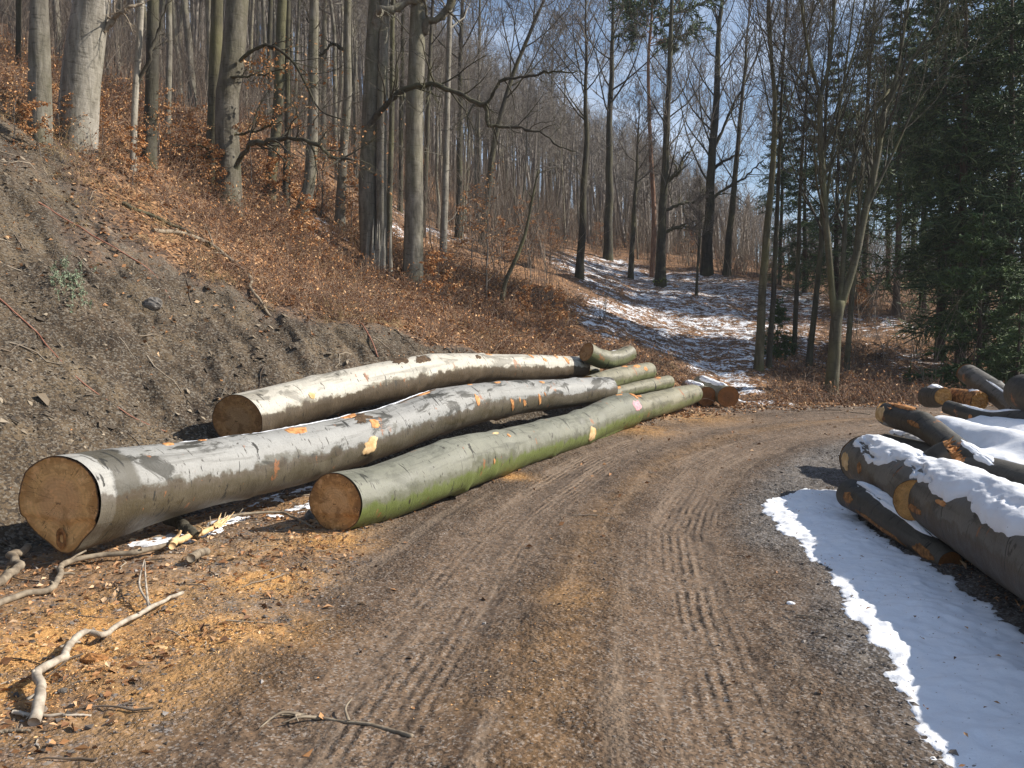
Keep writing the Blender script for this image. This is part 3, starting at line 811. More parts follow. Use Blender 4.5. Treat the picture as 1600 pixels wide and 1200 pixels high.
    def cap(s, s0, s1, a0, hw, thick, seed, rag=0.4, res=0.02, endfade=0.25):
        """snow lying along the top of the stem between angles a0-hw and a0+hw"""
        g = Geo()
        ns = max(16, int((s1 - s0) / res)); na = 40
        SS, AA = np.meshgrid(np.linspace(s0, s1, ns), np.linspace(-1, 1, na), indexing='ij')
        w = hw * (1 + rag * fbm(SS * 1.0, np.sign(AA) * 3 + seed, 2.2, 4, seed, 0.6))
        e = np.minimum(sstep(s0, s0 + endfade, SS + 0.1 * fbm(AA * 2, SS * 0, 1, 3, seed)), 1 - sstep(s1 - endfade, s1, SS + 0.1 * fbm(AA * 2, SS * 0 + 4, 1, 3, seed)))
        w = w * np.sqrt(np.clip(e, 0.0, 1)) + 0.004
        A = a0 + AA * w
        h = thick * np.clip(1 - AA ** 2, 0, 1) ** 0.6 * np.sqrt(np.clip(e, 0, 1)) * (1 + 0.35 * fbm(SS, AA, 2.2, 3, seed + 2)) - 0.004
        h = h - 0.075 * sstep(0.16, 0.42, fbm(SS, AA * w * 2.2 + seed, 2.4, 5, seed + 60, 0.6)) * sstep(0.15, 0.75, np.abs(AA)) + 0.006 * fbm(SS, AA * w, 11, 3, seed + 9)
        V = s.at(SS, A, h)
        idx = np.arange(SS.size).reshape(SS.shape)
        f = np.stack([idx[:-1, :-1], idx[1:, :-1], idx[1:, 1:], idx[:-1, 1:]], -1).reshape(-1, 4)
        g.add(V.reshape(-1, 3), f)
        return g

CUT1 = mat_cut("cut_big", (0.62, 0.36, 0.165), (0.72, 0.43, 0.17), (0.52, 0.26, 0.075), 0.45)
CUT2 = mat_cut("cut_front", (0.58, 0.35, 0.16), (0.52, 0.27, 0.09), (0.30, 0.135, 0.036), 0.55)
CUT3 = mat_cut("cut_dark", (0.32, 0.19, 0.09), (0.36, 0.19, 0.07), (0.30, 0.135, 0.04), 0.7)
CUT4 = mat_cut("cut_orange", (0.50, 0.27, 0.10), (0.58, 0.30, 0.09), (0.46, 0.22, 0.06), 0.4)
CUT5 = mat_cut("cut_red", (0.20, 0.085, 0.030), (0.30, 0.12, 0.035), (0.36, 0.15, 0.04), 0.6)
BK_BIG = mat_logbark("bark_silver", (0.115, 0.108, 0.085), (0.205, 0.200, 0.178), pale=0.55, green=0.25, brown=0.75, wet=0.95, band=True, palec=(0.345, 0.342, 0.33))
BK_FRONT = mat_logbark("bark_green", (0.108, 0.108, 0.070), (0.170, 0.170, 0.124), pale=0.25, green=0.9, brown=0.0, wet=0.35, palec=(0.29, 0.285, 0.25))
BK_WHITE = mat_logbark("bark_white", (0.20, 0.175, 0.125), (0.30, 0.265, 0.20), pale=0.95, brown=0.95, wet=0.55, palec=(0.45, 0.42, 0.355), marks=0.9)  # whitish bark; the pale upper side also paints in the log's lit top
BK_OLIVE = mat_logbark("bark_olive", (0.105, 0.098, 0.058), (0.180, 0.168, 0.108), pale=0.25, green=0.45, wet=0.3, palec=(0.36, 0.33, 0.25))
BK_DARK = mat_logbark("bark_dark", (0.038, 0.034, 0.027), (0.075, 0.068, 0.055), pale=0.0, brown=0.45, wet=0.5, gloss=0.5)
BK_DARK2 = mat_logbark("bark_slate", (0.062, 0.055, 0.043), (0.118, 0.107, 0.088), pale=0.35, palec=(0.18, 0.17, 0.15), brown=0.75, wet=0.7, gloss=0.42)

def make_log(name, label, pts, seed, bark, cut, cat="log", group=None, bump=0.05, shape=None, far_cut=None, collars=(), near=dict(), n=None, skew=0.0):
    lg = Log(pts, seed, bump, shape=shape, collars=collars, n=n, skew=skew)
    root = thing(name, label, cat, lg.P[0] - np.array([0, 0, lg.R[0]]), group)
    lg.root = root
    lg.bark().obj("bark", bark, root)
    tag(lg.face(0, seed, **near).obj("cut_face", cut, root))
    lg.face(-1, seed + 1).obj("cut_face", far_cut or cut, root)
    return lg

def scar(lg, s, a, ds, da, seed, mat=None, name="branch_scar", dome=0.006, skew=0.0, ragged=0.4):
    lg.patch(s, math.radians(a), ds, da, seed, 0.004, dome, ragged, skew=skew).obj(name, mat or M_SCAR, lg.root)

def tear(SS, TH):
    a = (TH + math.radians(85) + np.pi) % (2 * np.pi) - np.pi
    return 1 + 0.24 * np.exp(-(a / 0.34) ** 2) * np.exp(-(SS / 0.8) ** 2)

G_LEFT = "beech logs stacked along the left of the road"
G_RIGHT = "snowy logs piled to the right of the road"
big = make_log("beech_log", "thick silver beech log with big pale teardrop cut face, topmost at the near left", [(96, 782, 140, 6.2), (225, 757, 124, 6.95), (350, 734, 104, 7.9), (480, 708, 90, 8.95), (600, 675, 75, 10.2), (700, 640, 70, 11.3), (800, 622, 53, 12.8), (900, 613, 44, 14.3), (950, 608, 38, 15.0)], 11, BK_BIG, CUT1, group=G_LEFT, shape=tear, bump=0.045, collars=((2.0, 0.035, 0.07), (3.9, 0.05, 0.10), (5.6, 0.04, 0.09), (7.2, 0.05, 0.1)), skew=0.22, near=dict(step=0.02, rough=0.010))
white = make_log("beech_log", "whitish log with ragged brown lower side, lying highest against the scree bank", [(370, 656, 80, 9.3), (430, 640, 75, 9.8), (494, 622, 68, 10.4), (556, 607, 64, 11), (619, 594, 61, 11.7), (681, 580, 54, 12.6), (744, 575, 46, 13.9), (806, 575, 43, 14.9), (860, 574, 37, 16), (908, 573, 33, 17)], 12, BK_WHITE, CUT3, group=G_LEFT, bump=0.055, skew=0.35, collars=((1.3, 0.05, 0.1), (3.0, 0.04, 0.08), (5.5, 0.05, 0.1)))
front = make_log("beech_log", "front grey green log beside the road with mossy green lower flank and brown cut face", [(525, 785, 95, 7.5), (600, 768, 90, 8.1), (700, 730, 85, 9.15), (800, 701, 66, 10.9), (900, 671, 55, 13.0), (950, 650, 55, 14.2), (980, 641, 56, 14.9)], 13, BK_FRONT, CUT2, group=G_LEFT, bump=0.05, skew=0.2, collars=((1.9, 0.035, 0.08), (3.3, 0.05, 0.1), (4.9, 0.04, 0.08), (6.3, 0.06, 0.12)), near=dict(step=0.016, rough=0.010))
second = make_log("beech_log", "olive log continuing the front row behind the pink paint mark", [(986, 641, 43, 15.15), (1037, 628, 39, 16.4), (1084, 615, 29, 17.8)], 14, BK_OLIVE, CUT3, group=G_LEFT)
upper = make_log("beech_log", "short grey log with orange scars continuing the silver log's row", [(919, 602, 30, 15.1), (965, 590, 30, 16.4), (1013, 580, 28, 17.8)], 15, BK_OLIVE, CUT4, group=G_LEFT)
tucked = make_log("beech_log", "thin olive log wedged between the two far rows of the left stack", [(955, 616, 20, 15.6), (1005, 605, 22, 16.8), (1044, 597, 21, 18.0)], 16, BK_OLIVE, CUT4, group=G_LEFT)
bent = make_log("bent_log", "short bent greenish log on top of the far end of the stack", [(916, 550, 31, 16.5), (942, 562, 29, 16.8), (965, 560, 26, 17.1), (984, 551, 25, 17.4)], 17, BK_OLIVE, CUT3, group=G_LEFT, near=dict(rough=0.004))
tiny = make_log("log_piece", "small dark log piece hidden under the bent log", [(903, 578, 17, 17.2), (932, 579, 15, 17.6)], 18, BK_OLIVE, CUT3, group=G_LEFT)
endr = make_log("beech_log", "small snow topped log ending in a round red brown cut beside the road bend", [(1138, 620, 35, 18.3), (1120, 611, 27, 19.1), (1092, 597, 20, 20.2)], 19, BK_OLIVE, CUT5, group=G_LEFT)
endl = make_log("beech_log", "small log with dull brown cut face just left of the round red brown one", [(1104, 620, 31, 18.5), (1088, 612, 24, 19.3), (1072, 603, 18, 20.2)], 20, BK_OLIVE, CUT5, group=G_LEFT)

# the big log's hollow at the tip of its cut face
def hollow(lg):
    i = 0
    g = Geo(); tt = np.linspace(0, 2 * np.pi, 24, endpoint=False)
    c = lg.P[0] - lg.W[0] * lg.R[0] * 0.86 - lg.T[0] * 0.012
    rag = 1 + 0.3 * fbm(np.cos(tt) * 2, np.sin(tt) * 2, 1.2, 3, 5)
    V = [c + lg.T[0] * 0.07]
    for r, d in ((0.5, 0.045), (0.85, 0.01), (1.0, -0.004)):
        V += list(c + (r * rag)[:, None] * (np.cos(tt)[:, None] * lg.U[0] * 0.055 + np.sin(tt)[:, None] * lg.W[0] * 0.085) + lg.T[0] * d * 0 - lg.T[0] * (0.004 * (r < 1)))
    V = np.array(V); f4 = []; f3 = []
    for j in range(24):
        f3.append((0, 1 + (j + 1) % 24, 1 + j))
        for q in range(2):
            a = 1 + q * 24; f4.append((a + j, a + (j + 1) % 24, a + 24 + (j + 1) % 24, a + 24 + j))
    g.add(V, np.array(f4)); g.f.append((np.array(f3), 0))
    g.obj("rot_hole", M_ROT, lg.root)
hollow(big)

# knot scars: (length, angle, half length, half angle)
for k, (s, a, ds, da) in enumerate([(1.05, 83, 0.06, 0.14), (1.55, 92, 0.05, 0.10), (2.75, 70, 0.15, 0.26), (3.75, 86, 0.13, 0.18), (3.95, 40, 0.10, 0.20), (5.3, 92, 0.15, 0.14), (6.3, 84, 0.05, 0.10), (7.0, 75, 0.08, 0.10), (8.2, 60, 0.06, 0.13), (6.1, 20, 0.05, 0.28)]):
    scar(big, s, a, ds, da, 30 + k)
scar(big, 3.75, -5, 0.12, 0.32, 45, M_SPLINT, "branch_scar", 0.02, 0.5)
for k, (sx, ax, dx, da) in enumerate([(7.1, -12, 0.035, 0.30), (7.32, -2, 0.02, 0.16), (7.5, -14, 0.05, 0.22), (7.95, -6, 0.03, 0.35), (8.1, 10, 0.018, 0.12)]):
    scar(big, sx, ax, dx, da, 50 + k, M_SCAR, "drag_scuff", 0.002, -0.9, 0.7)
for k, (s, a, ds, da) in enumerate([(0.95, 22, 0.055, 0.14), (5.6, 70, 0.10, 0.10), (6.9, 62, 0.05, 0.3), (7.3, 40, 0.06, 0.2), (7.9, 65, 0.05, 0.25), (8.2, 40, 0.06, 0.45), (8.9, 50, 0.05, 0.3)]):
    scar(white, s, a, ds, da, 70 + k, M_SPLINT if k == 0 else M_SCAR)
for k, (s, a, ds, da, m) in enumerate([(3.05, 72, 0.09, 0.07, M_SPLINT), (3.25, 52, 0.03, 0.10, M_SCAR), (2.5, 0, 0.02, 0.12, M_SCAR), (6.15, -12, 0.12, 0.42, M_SPLINT), (8.0, 88, 0.12, 0.14, M_SCAR), (8.3, 60, 0.05, 0.3, M_SCAR)]):
    scar(front, s, a, ds, da, 90 + k, m)
scar(front, 8.15, 22, 0.14, 0.30, 97, M_PINK, "paint_mark", 0.002)
scar(second, 0.25, 80, 0.10, 0.2, 98); scar(upper, 1.8, 82, 0.12, 0.2, 99); scar(upper, 2.3, 60, 0.15, 0.25, 100); scar(upper, 2.6, 30, 0.08, 0.3, 101); scar(tucked, 2.2, 75, 0.12, 0.3, 102); scar(tucked, 0.2, 75, 0.14, 0.4, 103)
M_PEEL = mat_simple("peeling_bark", (0.030, 0.018, 0.010), (0.125, 0.078, 0.042), 18, 0.85, 0.03)
for k, (lg, sx, ax, dx, da) in enumerate([(white, 2.95, 84, 0.22, 0.42), (white, 1.0, 118, 0.75, 0.22), (white, 3.35, 62, 0.16, 0.35), (white, 5.1, 50, 0.10, 0.22), (white, 2.0, 112, 0.35, 0.20), (big, 3.85, 66, 0.16, 0.34), (big, 5.2, 92, 0.30, 0.16)]):
    scar(lg, sx, ax, dx, da, 140 + k, M_PEEL, "bark_patch", 0.003, 0.4, 0.85)
# forked limb lying along the front log's lower flank
limb = Log([(908, 692, 15, 13.1), (940, 677, 19, 13.8), (978, 658, 22, 14.7)], 104, 0.03)
limb.bark().obj("side_limb", BK_FRONT, front.root); limb.face(0, 105).obj("limb_cut", M_SPLINT, front.root)

# snow caps on the left stack
def snowcap(lg, s0, s1, a, hw, th, seed, label=None, **kw):
    o = lg.cap(s0, s1, math.radians(a), hw, th, seed, **kw).obj("snow_cap", M_SNOW)
    tag(o, kind='stuff')
    return o
snowcap(big, 1.2, 5.6, 118, 0.16, 0.02, 1, rag=0.7)
snowcap(endr, 0.25, endr.L - 0.05, 90, 0.75, 0.05, 2)
snowcap(endl, 0.35, endl.L - 0.05, 90, 0.8, 0.05, 3)
snowcap(bent, 0.75, 1.0, 100, 0.5, 0.015, 4)

# ------------------------------------------------------------------ the pile on the right
rA = make_log("beech_log", "thickest dark log of the right pile, snow topped with a sawn oval limb stump", [(1352, 718, 75, 9.3), (1385, 735, 82, 8.5), (1417, 752, 90, 7.8), (1470, 780, 102, 6.9), (1512, 803, 112, 6.25), (1590, 848, 131, 5.4), (1720, 925, 168, 4.3), (2100, 1130, 280, 2.6)], 21, BK_DARK2, CUT2, group=G_RIGHT, near=dict(rough=0.03, lift=0.06), bump=0.07)
rC = make_log("beech_log", "thin dark log half under snow, lowest in the right pile", [(1330, 772, 48, 8.2), (1365, 792, 46, 7.7), (1400, 816, 48, 7.2), (1440, 845, 44, 6.7), (1485, 880, 38, 6.25)], 23, BK_DARK, CUT3, group=G_RIGHT, far_cut=CUT5)
rD = make_log("beech_log", "dark log with orange splintered tip pointing up at the road bend", [(1388, 647, 38, 11), (1440, 664, 40, 10), (1492, 700, 38, 9.2), (1560, 747, 38, 8.2), (1600, 775, 40, 7.6)], 24, BK_DARK, CUT4, group=G_RIGHT, near=dict(rough=0.02, tilt=0.10))
rF = make_log("beech_log", "dark log lying across the back of the right pile, snow in its split", [(1480, 636, 22, 11.6), (1540, 655, 27, 11), (1600, 662, 42, 10.4), (1700, 682, 50, 9.6)], 25, BK_DARK, CUT4, group=G_RIGHT)
rE = make_log("log_piece", "short log piece with snowy top and pale orange broken face", [(1474, 620, 26, 12.3), (1462, 621, 32, 12.7), (1452, 620, 34, 13.1)], 26, BK_DARK, CUT4, group=G_RIGHT, near=dict(rough=0.02))
rE2 = make_log("log_piece", "snapped orange log piece behind the dark cross lying log", [(1530, 627, 30, 12.0), (1510, 622, 27, 12.3), (1488, 617, 22, 12.6)], 27, M_ROT, CUT4, group=G_RIGHT, near=dict(rough=0.03, spl=0.05))
rG = make_log("beech_log", "long grey log slanting up behind the snowy pile", [(1512, 584, 30, 13.0), (1550, 609, 34, 12.2), (1592, 640, 37, 11.4), (1650, 685, 40, 10.5)], 28, BK_DARK2, CUT3, group=G_RIGHT, near=dict(lift=0.05))
rH = make_log("log_piece", "dark upright log end cut by the photo's right edge", [(1597, 612, 56, 11.0), (1640, 626, 60, 10.3), (1720, 655, 66, 9.4)], 29, BK_DARK, CUT5, group=G_RIGHT)
G_UND = "logs buried under the snow of the right pile"
def world_log(name, label, a, b, r, seed, bark, group):
    """a log given by two world points"""
    lg = Log.__new__(Log)
    pts = []
    for p in (a, tuple((np.array(a) + b) / 2 + np.array([0.05, 0, 0.03])), b):
        p = np.array(p, float)
        t = p[1]
        q = (p[2] - CAMZ) / t
        pts.append(np.concatenate([p, [r]]))
    c = np.array(pts); s = lg
    s.n = 80; s.k = 72
    p = smooth_poly(c, s.n); s.P = p[:, :3]; s.R = p[:, 3]
    s.s = np.concatenate([[0], np.cumsum(np.linalg.norm(np.diff(s.P, axis=0), axis=1))]); s.L = s.s[-1]
    s.T = nrm(np.gradient(s.P, axis=0)); s.U = nrm(np.cross(s.T, np.array([0, 0, 1.0]))); s.W = np.cross(s.U, s.T)
    s.th = np.linspace(0, 2 * np.pi, s.k, endpoint=False) - np.pi / 2
    TH, SS = np.meshgrid(s.th, s.s)
    s.K = np.zeros(s.n)
    s.M = s.R[:, None] * (1 + 0.05 * fbm(SS * 0.8 + seed, np.cos(TH) + np.sin(TH) * 1.7, 1, 3, seed))
    root = thing(name, label, "log", s.P[0] - np.array([0, 0, r]), group); s.root = root
    s.bark().obj("bark", bark, root); s.face(0, seed).obj("cut_face", CUT3, root); s.face(-1, seed + 1).obj("cut_face", CUT3, root)
    return s
under = [world_log("beech_log", "dark round log seen under the splintered log's tip", (5.15, 10.9, 0.36), (4.9, 5.0, 0.26), 0.25, 201, BK_DARK, G_UND),
         world_log("beech_log", "dark log bearing the snow sheet in the middle of the right pile", (5.85, 11.2, 0.36), (5.4, 4.2, 0.30), 0.30, 202, BK_DARK, G_UND),
         world_log("beech_log", "dark log bearing the snow sheet at the back of the right pile", (6.5, 10.8, 0.36), (6.1, 4.0, 0.30), 0.32, 203, BK_DARK, G_UND),
         world_log("beech_log", "dark log lying in the shadow beneath the snowy right pile", (4.1, 7.4, 0.18), (3.75, 2.4, 0.20), 0.2, 204, BK_DARK, G_UND)]

# broken rotten branch stub on the round ended log
knob = Log([(1462, 770, 74, 7.25), (1450, 776, 74, 7.05), (1432, 782, 70, 6.78)], 108, 0.06)
knob.bark().obj("limb_stump", BK_DARK2, rA.root); knob.face(-1, 109, rough=0.012).obj("stump_face", CUT4, rA.root)
stub = Log([(1426, 738, 36, 7.75), (1455, 723, 38, 7.5), (1486, 708, 41, 7.4)], 106, 0.08)
stub.bark().obj("branch_stub", BK_DARK, rA.root)
be = stub.face(-1, 107, rough=0.03, spl=0.09).obj("broken_end", M_ROT, rA.root)
g = Geo(); rr = np.random.default_rng(4)
c = stub.P[-1]; n = 46
a = rr.random(n) * 6.28; r = np.sqrt(rr.random(n)) * stub.R[-1]
b0 = c + (np.cos(a) * r)[:, None] * stub.U[-1] + (np.sin(a) * r)[:, None] * stub.W[-1]
tubes(g, np.stack([b0, b0 + stub.T[-1] * (0.02 + 0.06 * rr.random((n, 1))) + rr.normal(size=(n, 3)) * 0.02], 1), np.tile([0.016, 0.003], (n, 1)), 4)
g.obj("splinters", M_ROT, rA.root)
# splintered tip of the dark log
g = Geo(); n = 26
c = rD.P[2] + rD.W[2] * rD.R[2] * 0.75
b0 = c + rr.normal(size=(n, 3)) * np.array([0.055, 0.03, 0.02]) + rD.T[2] * (rr.random((n, 1)) * 0.75)
dr = -rD.T[2] * 0.20 + rD.W[2] * 0.03
tubes(g, np.stack([b0, b0 + dr * (0.5 + rr.random((n, 1)))], 1), np.tile([0.020, 0.002], (n, 1)), 4)
g.obj("splinters", M_SCAR, rD.root)
scar(rD, 0.55, 80, 0.34, 0.30, 110, M_SCAR, "torn_strip", 0.02)
for lg, s, a, ds, da, m in ((rA, 0.20, -2, 0.16, 0.34, M_SPLINT), (rA, 1.75, -42, 0.42, 0.30, M_SPLINT), (rA, 0.85, 5, 0.07, 0.22, M_ROT), (rF, 0.5, 0, 0.03, 0.3, M_SCAR), (rC, 0.9, -28, 0.5, 0.22, M_ROT), (rD, 0.10, 5, 0.13, 0.75, M_SPLINT), (rA, 2.75, -8, 0.22, 0.10, M_ROT), (rA, 3.3, 25, 0.10, 0.08, M_SCAR), (rA, 0.45, -55, 0.35, 0.2, M_ROT), (rC, 0.25, 10, 0.10, 0.35, M_ROT), (rC, 1.75, 0, 0.16, 0.5, M_ROT), (rF, 1.1, 5, 0.16, 0.15, M_ROT), (rD, 1.1, 15, 0.16, 0.2, M_ROT), (rE, 0.1, 60, 0.2, 0.5, M_SCAR)):
    scar(lg, s, a, ds, da, int(s * 100) + 7, m)
snowcap(rA, 0.06, 1.95, 92, 0.95, 0.06, 10, rag=0.5)
snowcap(rA, 1.75, 2.6, 88, 0.55, 0.05, 12)
snowcap(rA, 2.25, rA.L - 0.2, 92, 0.98, 0.085, 13, rag=0.5)
snowcap(rC, 0.05, 1.75, 105, 0.70, 0.04, 14)
snowcap(rD, 1.9, 2.6, 95, 0.6, 0.025, 15); snowcap(rD, 2.4, rD.L - 0.1, 75, 0.7, 0.05, 16)
snowcap(rF, 0.2, 1.2, 90, 0.4, 0.02, 17); snowcap(rE, 0.1, rE.L - 0.1, 90, 0.75, 0.04, 18); snowcap(rE2, 0.05, 0.3, 90, 0.8, 0.035, 19)
snowcap(rG, 0.75, 1.9, 62, 0.10, 0.012, 20)
def pile_snow():
    xs = np.arange(4.75, 8.2, 0.03); ys = np.arange(4.4, 11.6, 0.03)
    X, Y = np.meshgrid(xs, ys)
    z = 0.76 + 0.05 * (Y - 9) + 0.05 * fbm(X, Y, 0.9, 3, 301) + 0.02 * fbm(X, Y, 3, 3, 302)
    z = z + 0.10 * np.cos((X - 5.62 - 0.07 * (Y - 8)) * 9.5) * 0.5
    e = np.minimum.reduce([X - (4.98 + 0.10 * (Y - 8) * 0.9), 7.9 - X, Y - 4.6, 11.35 - Y + 0.15 * np.sin(X * 3)]) + 0.12 * fbm(X, Y, 2.5, 4, 303)
    z = z - 0.35 * (1 - np.sqrt(np.clip(e / 0.45, 0, 1)))
    k = e > 0
    idx = np.arange(X.size).reshape(X.shape)
    keep = (k[:-1, :-1] & k[:-1, 1:] & k[1:, 1:] & k[1:, :-1]).ravel()
    f = np.stack([idx[:-1, :-1], idx[:-1, 1:], idx[1:, 1:], idx[1:, :-1]], -1).reshape(-1, 4)[keep]
    V = np.stack([X, Y, z], -1).reshape(-1, 3); u, inv = np.unique(f, return_inverse=True)
    g = Geo(); g.add(V[u], inv.reshape(f.shape)); tag(g.obj("snow_cap", M_SNOW), kind='stuff')
pile_snow()

# ------------------------------------------------------------------ sticks and odds lying about
def stick(name, label, pxs, r0, r1, mat, seed, lift=0.0, cat="branch", knobs=0.1, twigs=(), group=None, tipmat=None, pts3=None):
    rg = np.random.default_rng(seed)
    c = []
    for q in pxs:
        p = hit(q[0], q[1]); p[2] += (q[2] if len(q) > 2 else 0) + r0 * 0.8 + lift
        c.append(p)
    P = smooth_poly(np.array(pts3 if pts3 is not None else c), 60)
    P = P + np.stack([fbm(np.arange(60) * 0.13, np.zeros(60) + seed + k, 1.5, 3, seed + k) for k in range(3)], 1) * np.array([1, 1, 0.3]) * r0 * 1.1 * min(1.0, np.linalg.norm(P[-1] - P[0]) / (r0 * 25))
    kn = 9; kk = rg.normal(size=(kn, 3)) * np.array([1, 1, 0.35]) * r0 * 0.9; kk[0] = 0
    kk *= min(1.0, (np.linalg.norm(np.diff(P, axis=0), axis=1).sum() / (r0 * 32)) ** 2)
    P = P + np.stack([np.interp(np.linspace(0, kn - 1, 60), np.arange(kn), kk[:, q]) for q in range(3)], 1)
    R = np.linspace(r0, r1, 60) * (1 + knobs * fbm(np.arange(60) * 0.3, np.zeros(60), 1, 3, seed) + knobs * 1.5 * (rg.random(60) > 0.93))
    root = thing(name, label, cat, P[30] - np.array([0, 0, R[30]]), group)
    g = Geo(); tubes(g, P, R, 10, 0, True)
    if cat in ("branch", "stick"):
        m_ = 6 if cat == "branch" else 3
        i_ = rg.integers(6, 56, m_); dd = nrm(rg.normal(size=(m_, 3)) * np.array([1, 1, 0.4]) + np.array([0, 0, 0.35]))
        ll = (R[i_] * (2.0 + 5.0 * rg.random(m_) ** 2))[:, None]
        tubes(g, np.stack([P[i_], P[i_] + dd * ll * 0.6, P[i_] + dd * ll + rg.normal(size=(m_, 3)) * ll * 0.15], 1), R[i_][:, None] * np.array([[0.62, 0.42, 0.30]]), 6, 0, True)
    g.obj("stem", mat, root)
    for tw in twigs:
        q = np.array([np.array(hit(u, v)) + [0, 0, dz] for u, v, dz in tw])
        g = Geo(); n = 14; q = smooth_poly(q, n); tubes(g, q, np.linspace(r1 * 0.9, r1 * 0.3, n), 6, 0, True); g.obj("twig", mat, root)
    return root, P, R

stick("fallen_branch", "long grey branch below the thick silver log, its far end split pale", [(-30, 960), (40, 935), (82, 925), (105, 893, .04), (150, 882, .05), (215, 876, .05), (270, 862, .04), (300, 850, .03)], 0.023, 0.020, M_STICKD, 1)
root, P, R = stick("split_branch", "pale splintered branch piece ending in long torn fibres", [(268, 866, .05), (300, 852, .05), (345, 838, .06)], 0.030, 0.022, M_SPLINT, 2, knobs=0.02)
g = Geo(); rg = np.random.default_rng(3)
e = P[-1]; dirn = nrm(P[-1] - P[-12])
b0 = e + rg.normal(size=(14, 3)) * 0.012 - dirn * 0.12
tubes(g, np.stack([b0, b0 + dirn * 0.12, b0 + dirn * (0.2 + 0.25 * rg.random((14, 1))) + rg.normal(size=(14, 3)) * 0.03], 1), np.tile([0.012, 0.008, 0.002], (14, 1)), 5)
g.obj("torn_fibres", M_SPLINT, root)
stick("fallen_branch", "thin grey branch reaching from the split piece to the front log's cut end", [(300, 842, .02), (352, 822, .05), (400, 812, .06), (445, 812, .04), (490, 826)], 0.017, 0.010, M_STICKD, 4)
stick("fallen_branch", "crooked barkless pale branch on the sawdust at the lower left", [(50, 1138), (56, 1108, .03), (68, 1068, .06), (95, 1038, .05), (132, 1014, .05), (170, 1008, .04), (205, 985, .04), (245, 957, .04), (283, 936, .03)], 0.026, 0.011, M_STICK, 5, 0.0, twigs=[[(236, 960, .05), (218, 938, .10), (226, 905, .14)], [(232, 962, .05), (228, 935, .12), (227, 912, .16)]])
stick("road_twig", "thin dark twig lying alone on the road surface", [(440, 1119), (478, 1122), (520, 1127), (570, 1135), (615, 1144), (648, 1152)], 0.005, 0.010, M_STICKD, 6, twigs=[[(478, 1122, .01), (440, 1125, .03), (405, 1142, .01)], [(500, 1125, .01), (470, 1131, .03), (440, 1138, .02)], [(545, 1131, .01), (540, 1120, .04), (550, 1112, .06)], [(470, 1121, .01), (462, 1130, .03), (466, 1137, .03)]], cat="twig")
stick("bank_branch", "long bleached branch lying down the scree bank", [(238, 363), (285, 372, .05), (330, 392, .06), (368, 420, .06), (396, 444, .06), (398, 462, .05), (410, 480, .03), (423, 497)], 0.040, 0.022, M_STICKD, 7, twigs=[[(335, 395, .05), (328, 380, .15), (320, 368, .2)], [(362, 416, .05), (378, 420, .14), (385, 426, .2)]])
stick("bank_branch", "dark fallen branch along the upper edge of the scree bank", [(190, 320), (240, 345, .03), (300, 372, .04), (345, 398, .04)], 0.035, 0.02, M_DARKB, 8)
stick("bank_branch", "thin dark stick low on the crest right of the bleached branch", [(470, 445), (500, 462, .04), (522, 478, .05), (527, 468, .12)], 0.018, 0.012, M_STICKD, 9)
stick("dry_runner", "long reddish runner trailing down the left of the scree bank", [(-5, 465), (30, 497), (75, 543), (120, 590), (165, 628), (210, 655), (260, 678)], 0.009, 0.006, M_RUNNER, 10, cat="runner", knobs=0.02)
stick("dry_runner", "dark bramble runner crossing the upper scree bank", [(60, 318), (120, 355), (190, 395), (240, 432), (270, 470)], 0.012, 0.006, M_RUNNER, 11, cat="runner", knobs=0.3)
stick("dry_runner", "bramble runner with dry leaves at the right end of the scree", [(520, 475), (555, 500), (578, 528), (592, 560)], 0.014, 0.010, M_RUNNER, 12, cat="runner", knobs=0.3)
stick("wood_stump", "dark stub of wood in the shadow under the silver log", [(262, 826, .05), (285, 838, .05), (302, 852, .04)], 0.055, 0.045, M_DARKB, 13, knobs=0.02, cat="wood stub")
stick("wood_stump", "grey stub of wood at the left edge below the cut face", [(-15, 942), (20, 905, .06), (42, 880, .1)], 0.032, 0.028, M_STICKD, 14, knobs=0.03, cat="wood stub")
stick("wood_stump", "small sawn round lying among chips below the split branch", [(298, 884, .03), (310, 876, .03), (322, 874, .03)], 0.034, 0.033, M_STICKD, 15, knobs=0.01, cat="wood stub")
stick("grass_stalk", "single dry stalk standing before the whitish log's end", [], 0.006, 0.003, M_STICK, 16, cat="stalk", pts3=[hit(338, 640), hit(338, 640) + np.array([0.10, 0, 0.2]), hit(338, 640) + np.array([0.30, -0.05, 0.60])])
for k, (q, lab) in enumerate([([(-10, 1148), (20, 1146), (48, 1146)], "thin stick at the very lower left edge"), ([(20, 1118), (80, 1120), (140, 1123)], "straight thin stick beside the pale crooked branch's foot"), ([(1385, 600), (1350, 628), (1330, 640)], "dry branch on the verge at the far road edge"), ([(1360, 648), (1330, 645), (1290, 640)], "low dry stick along the far road edge"), ([(560, 815), (620, 797), (700, 778)], "thin pale stem along the foot of the front log")]):
    stick("fallen_stick", lab, q, 0.010, 0.005, M_STICK if k in (1, 2, 4) else M_STICKD, 40 + k, cat="stick")
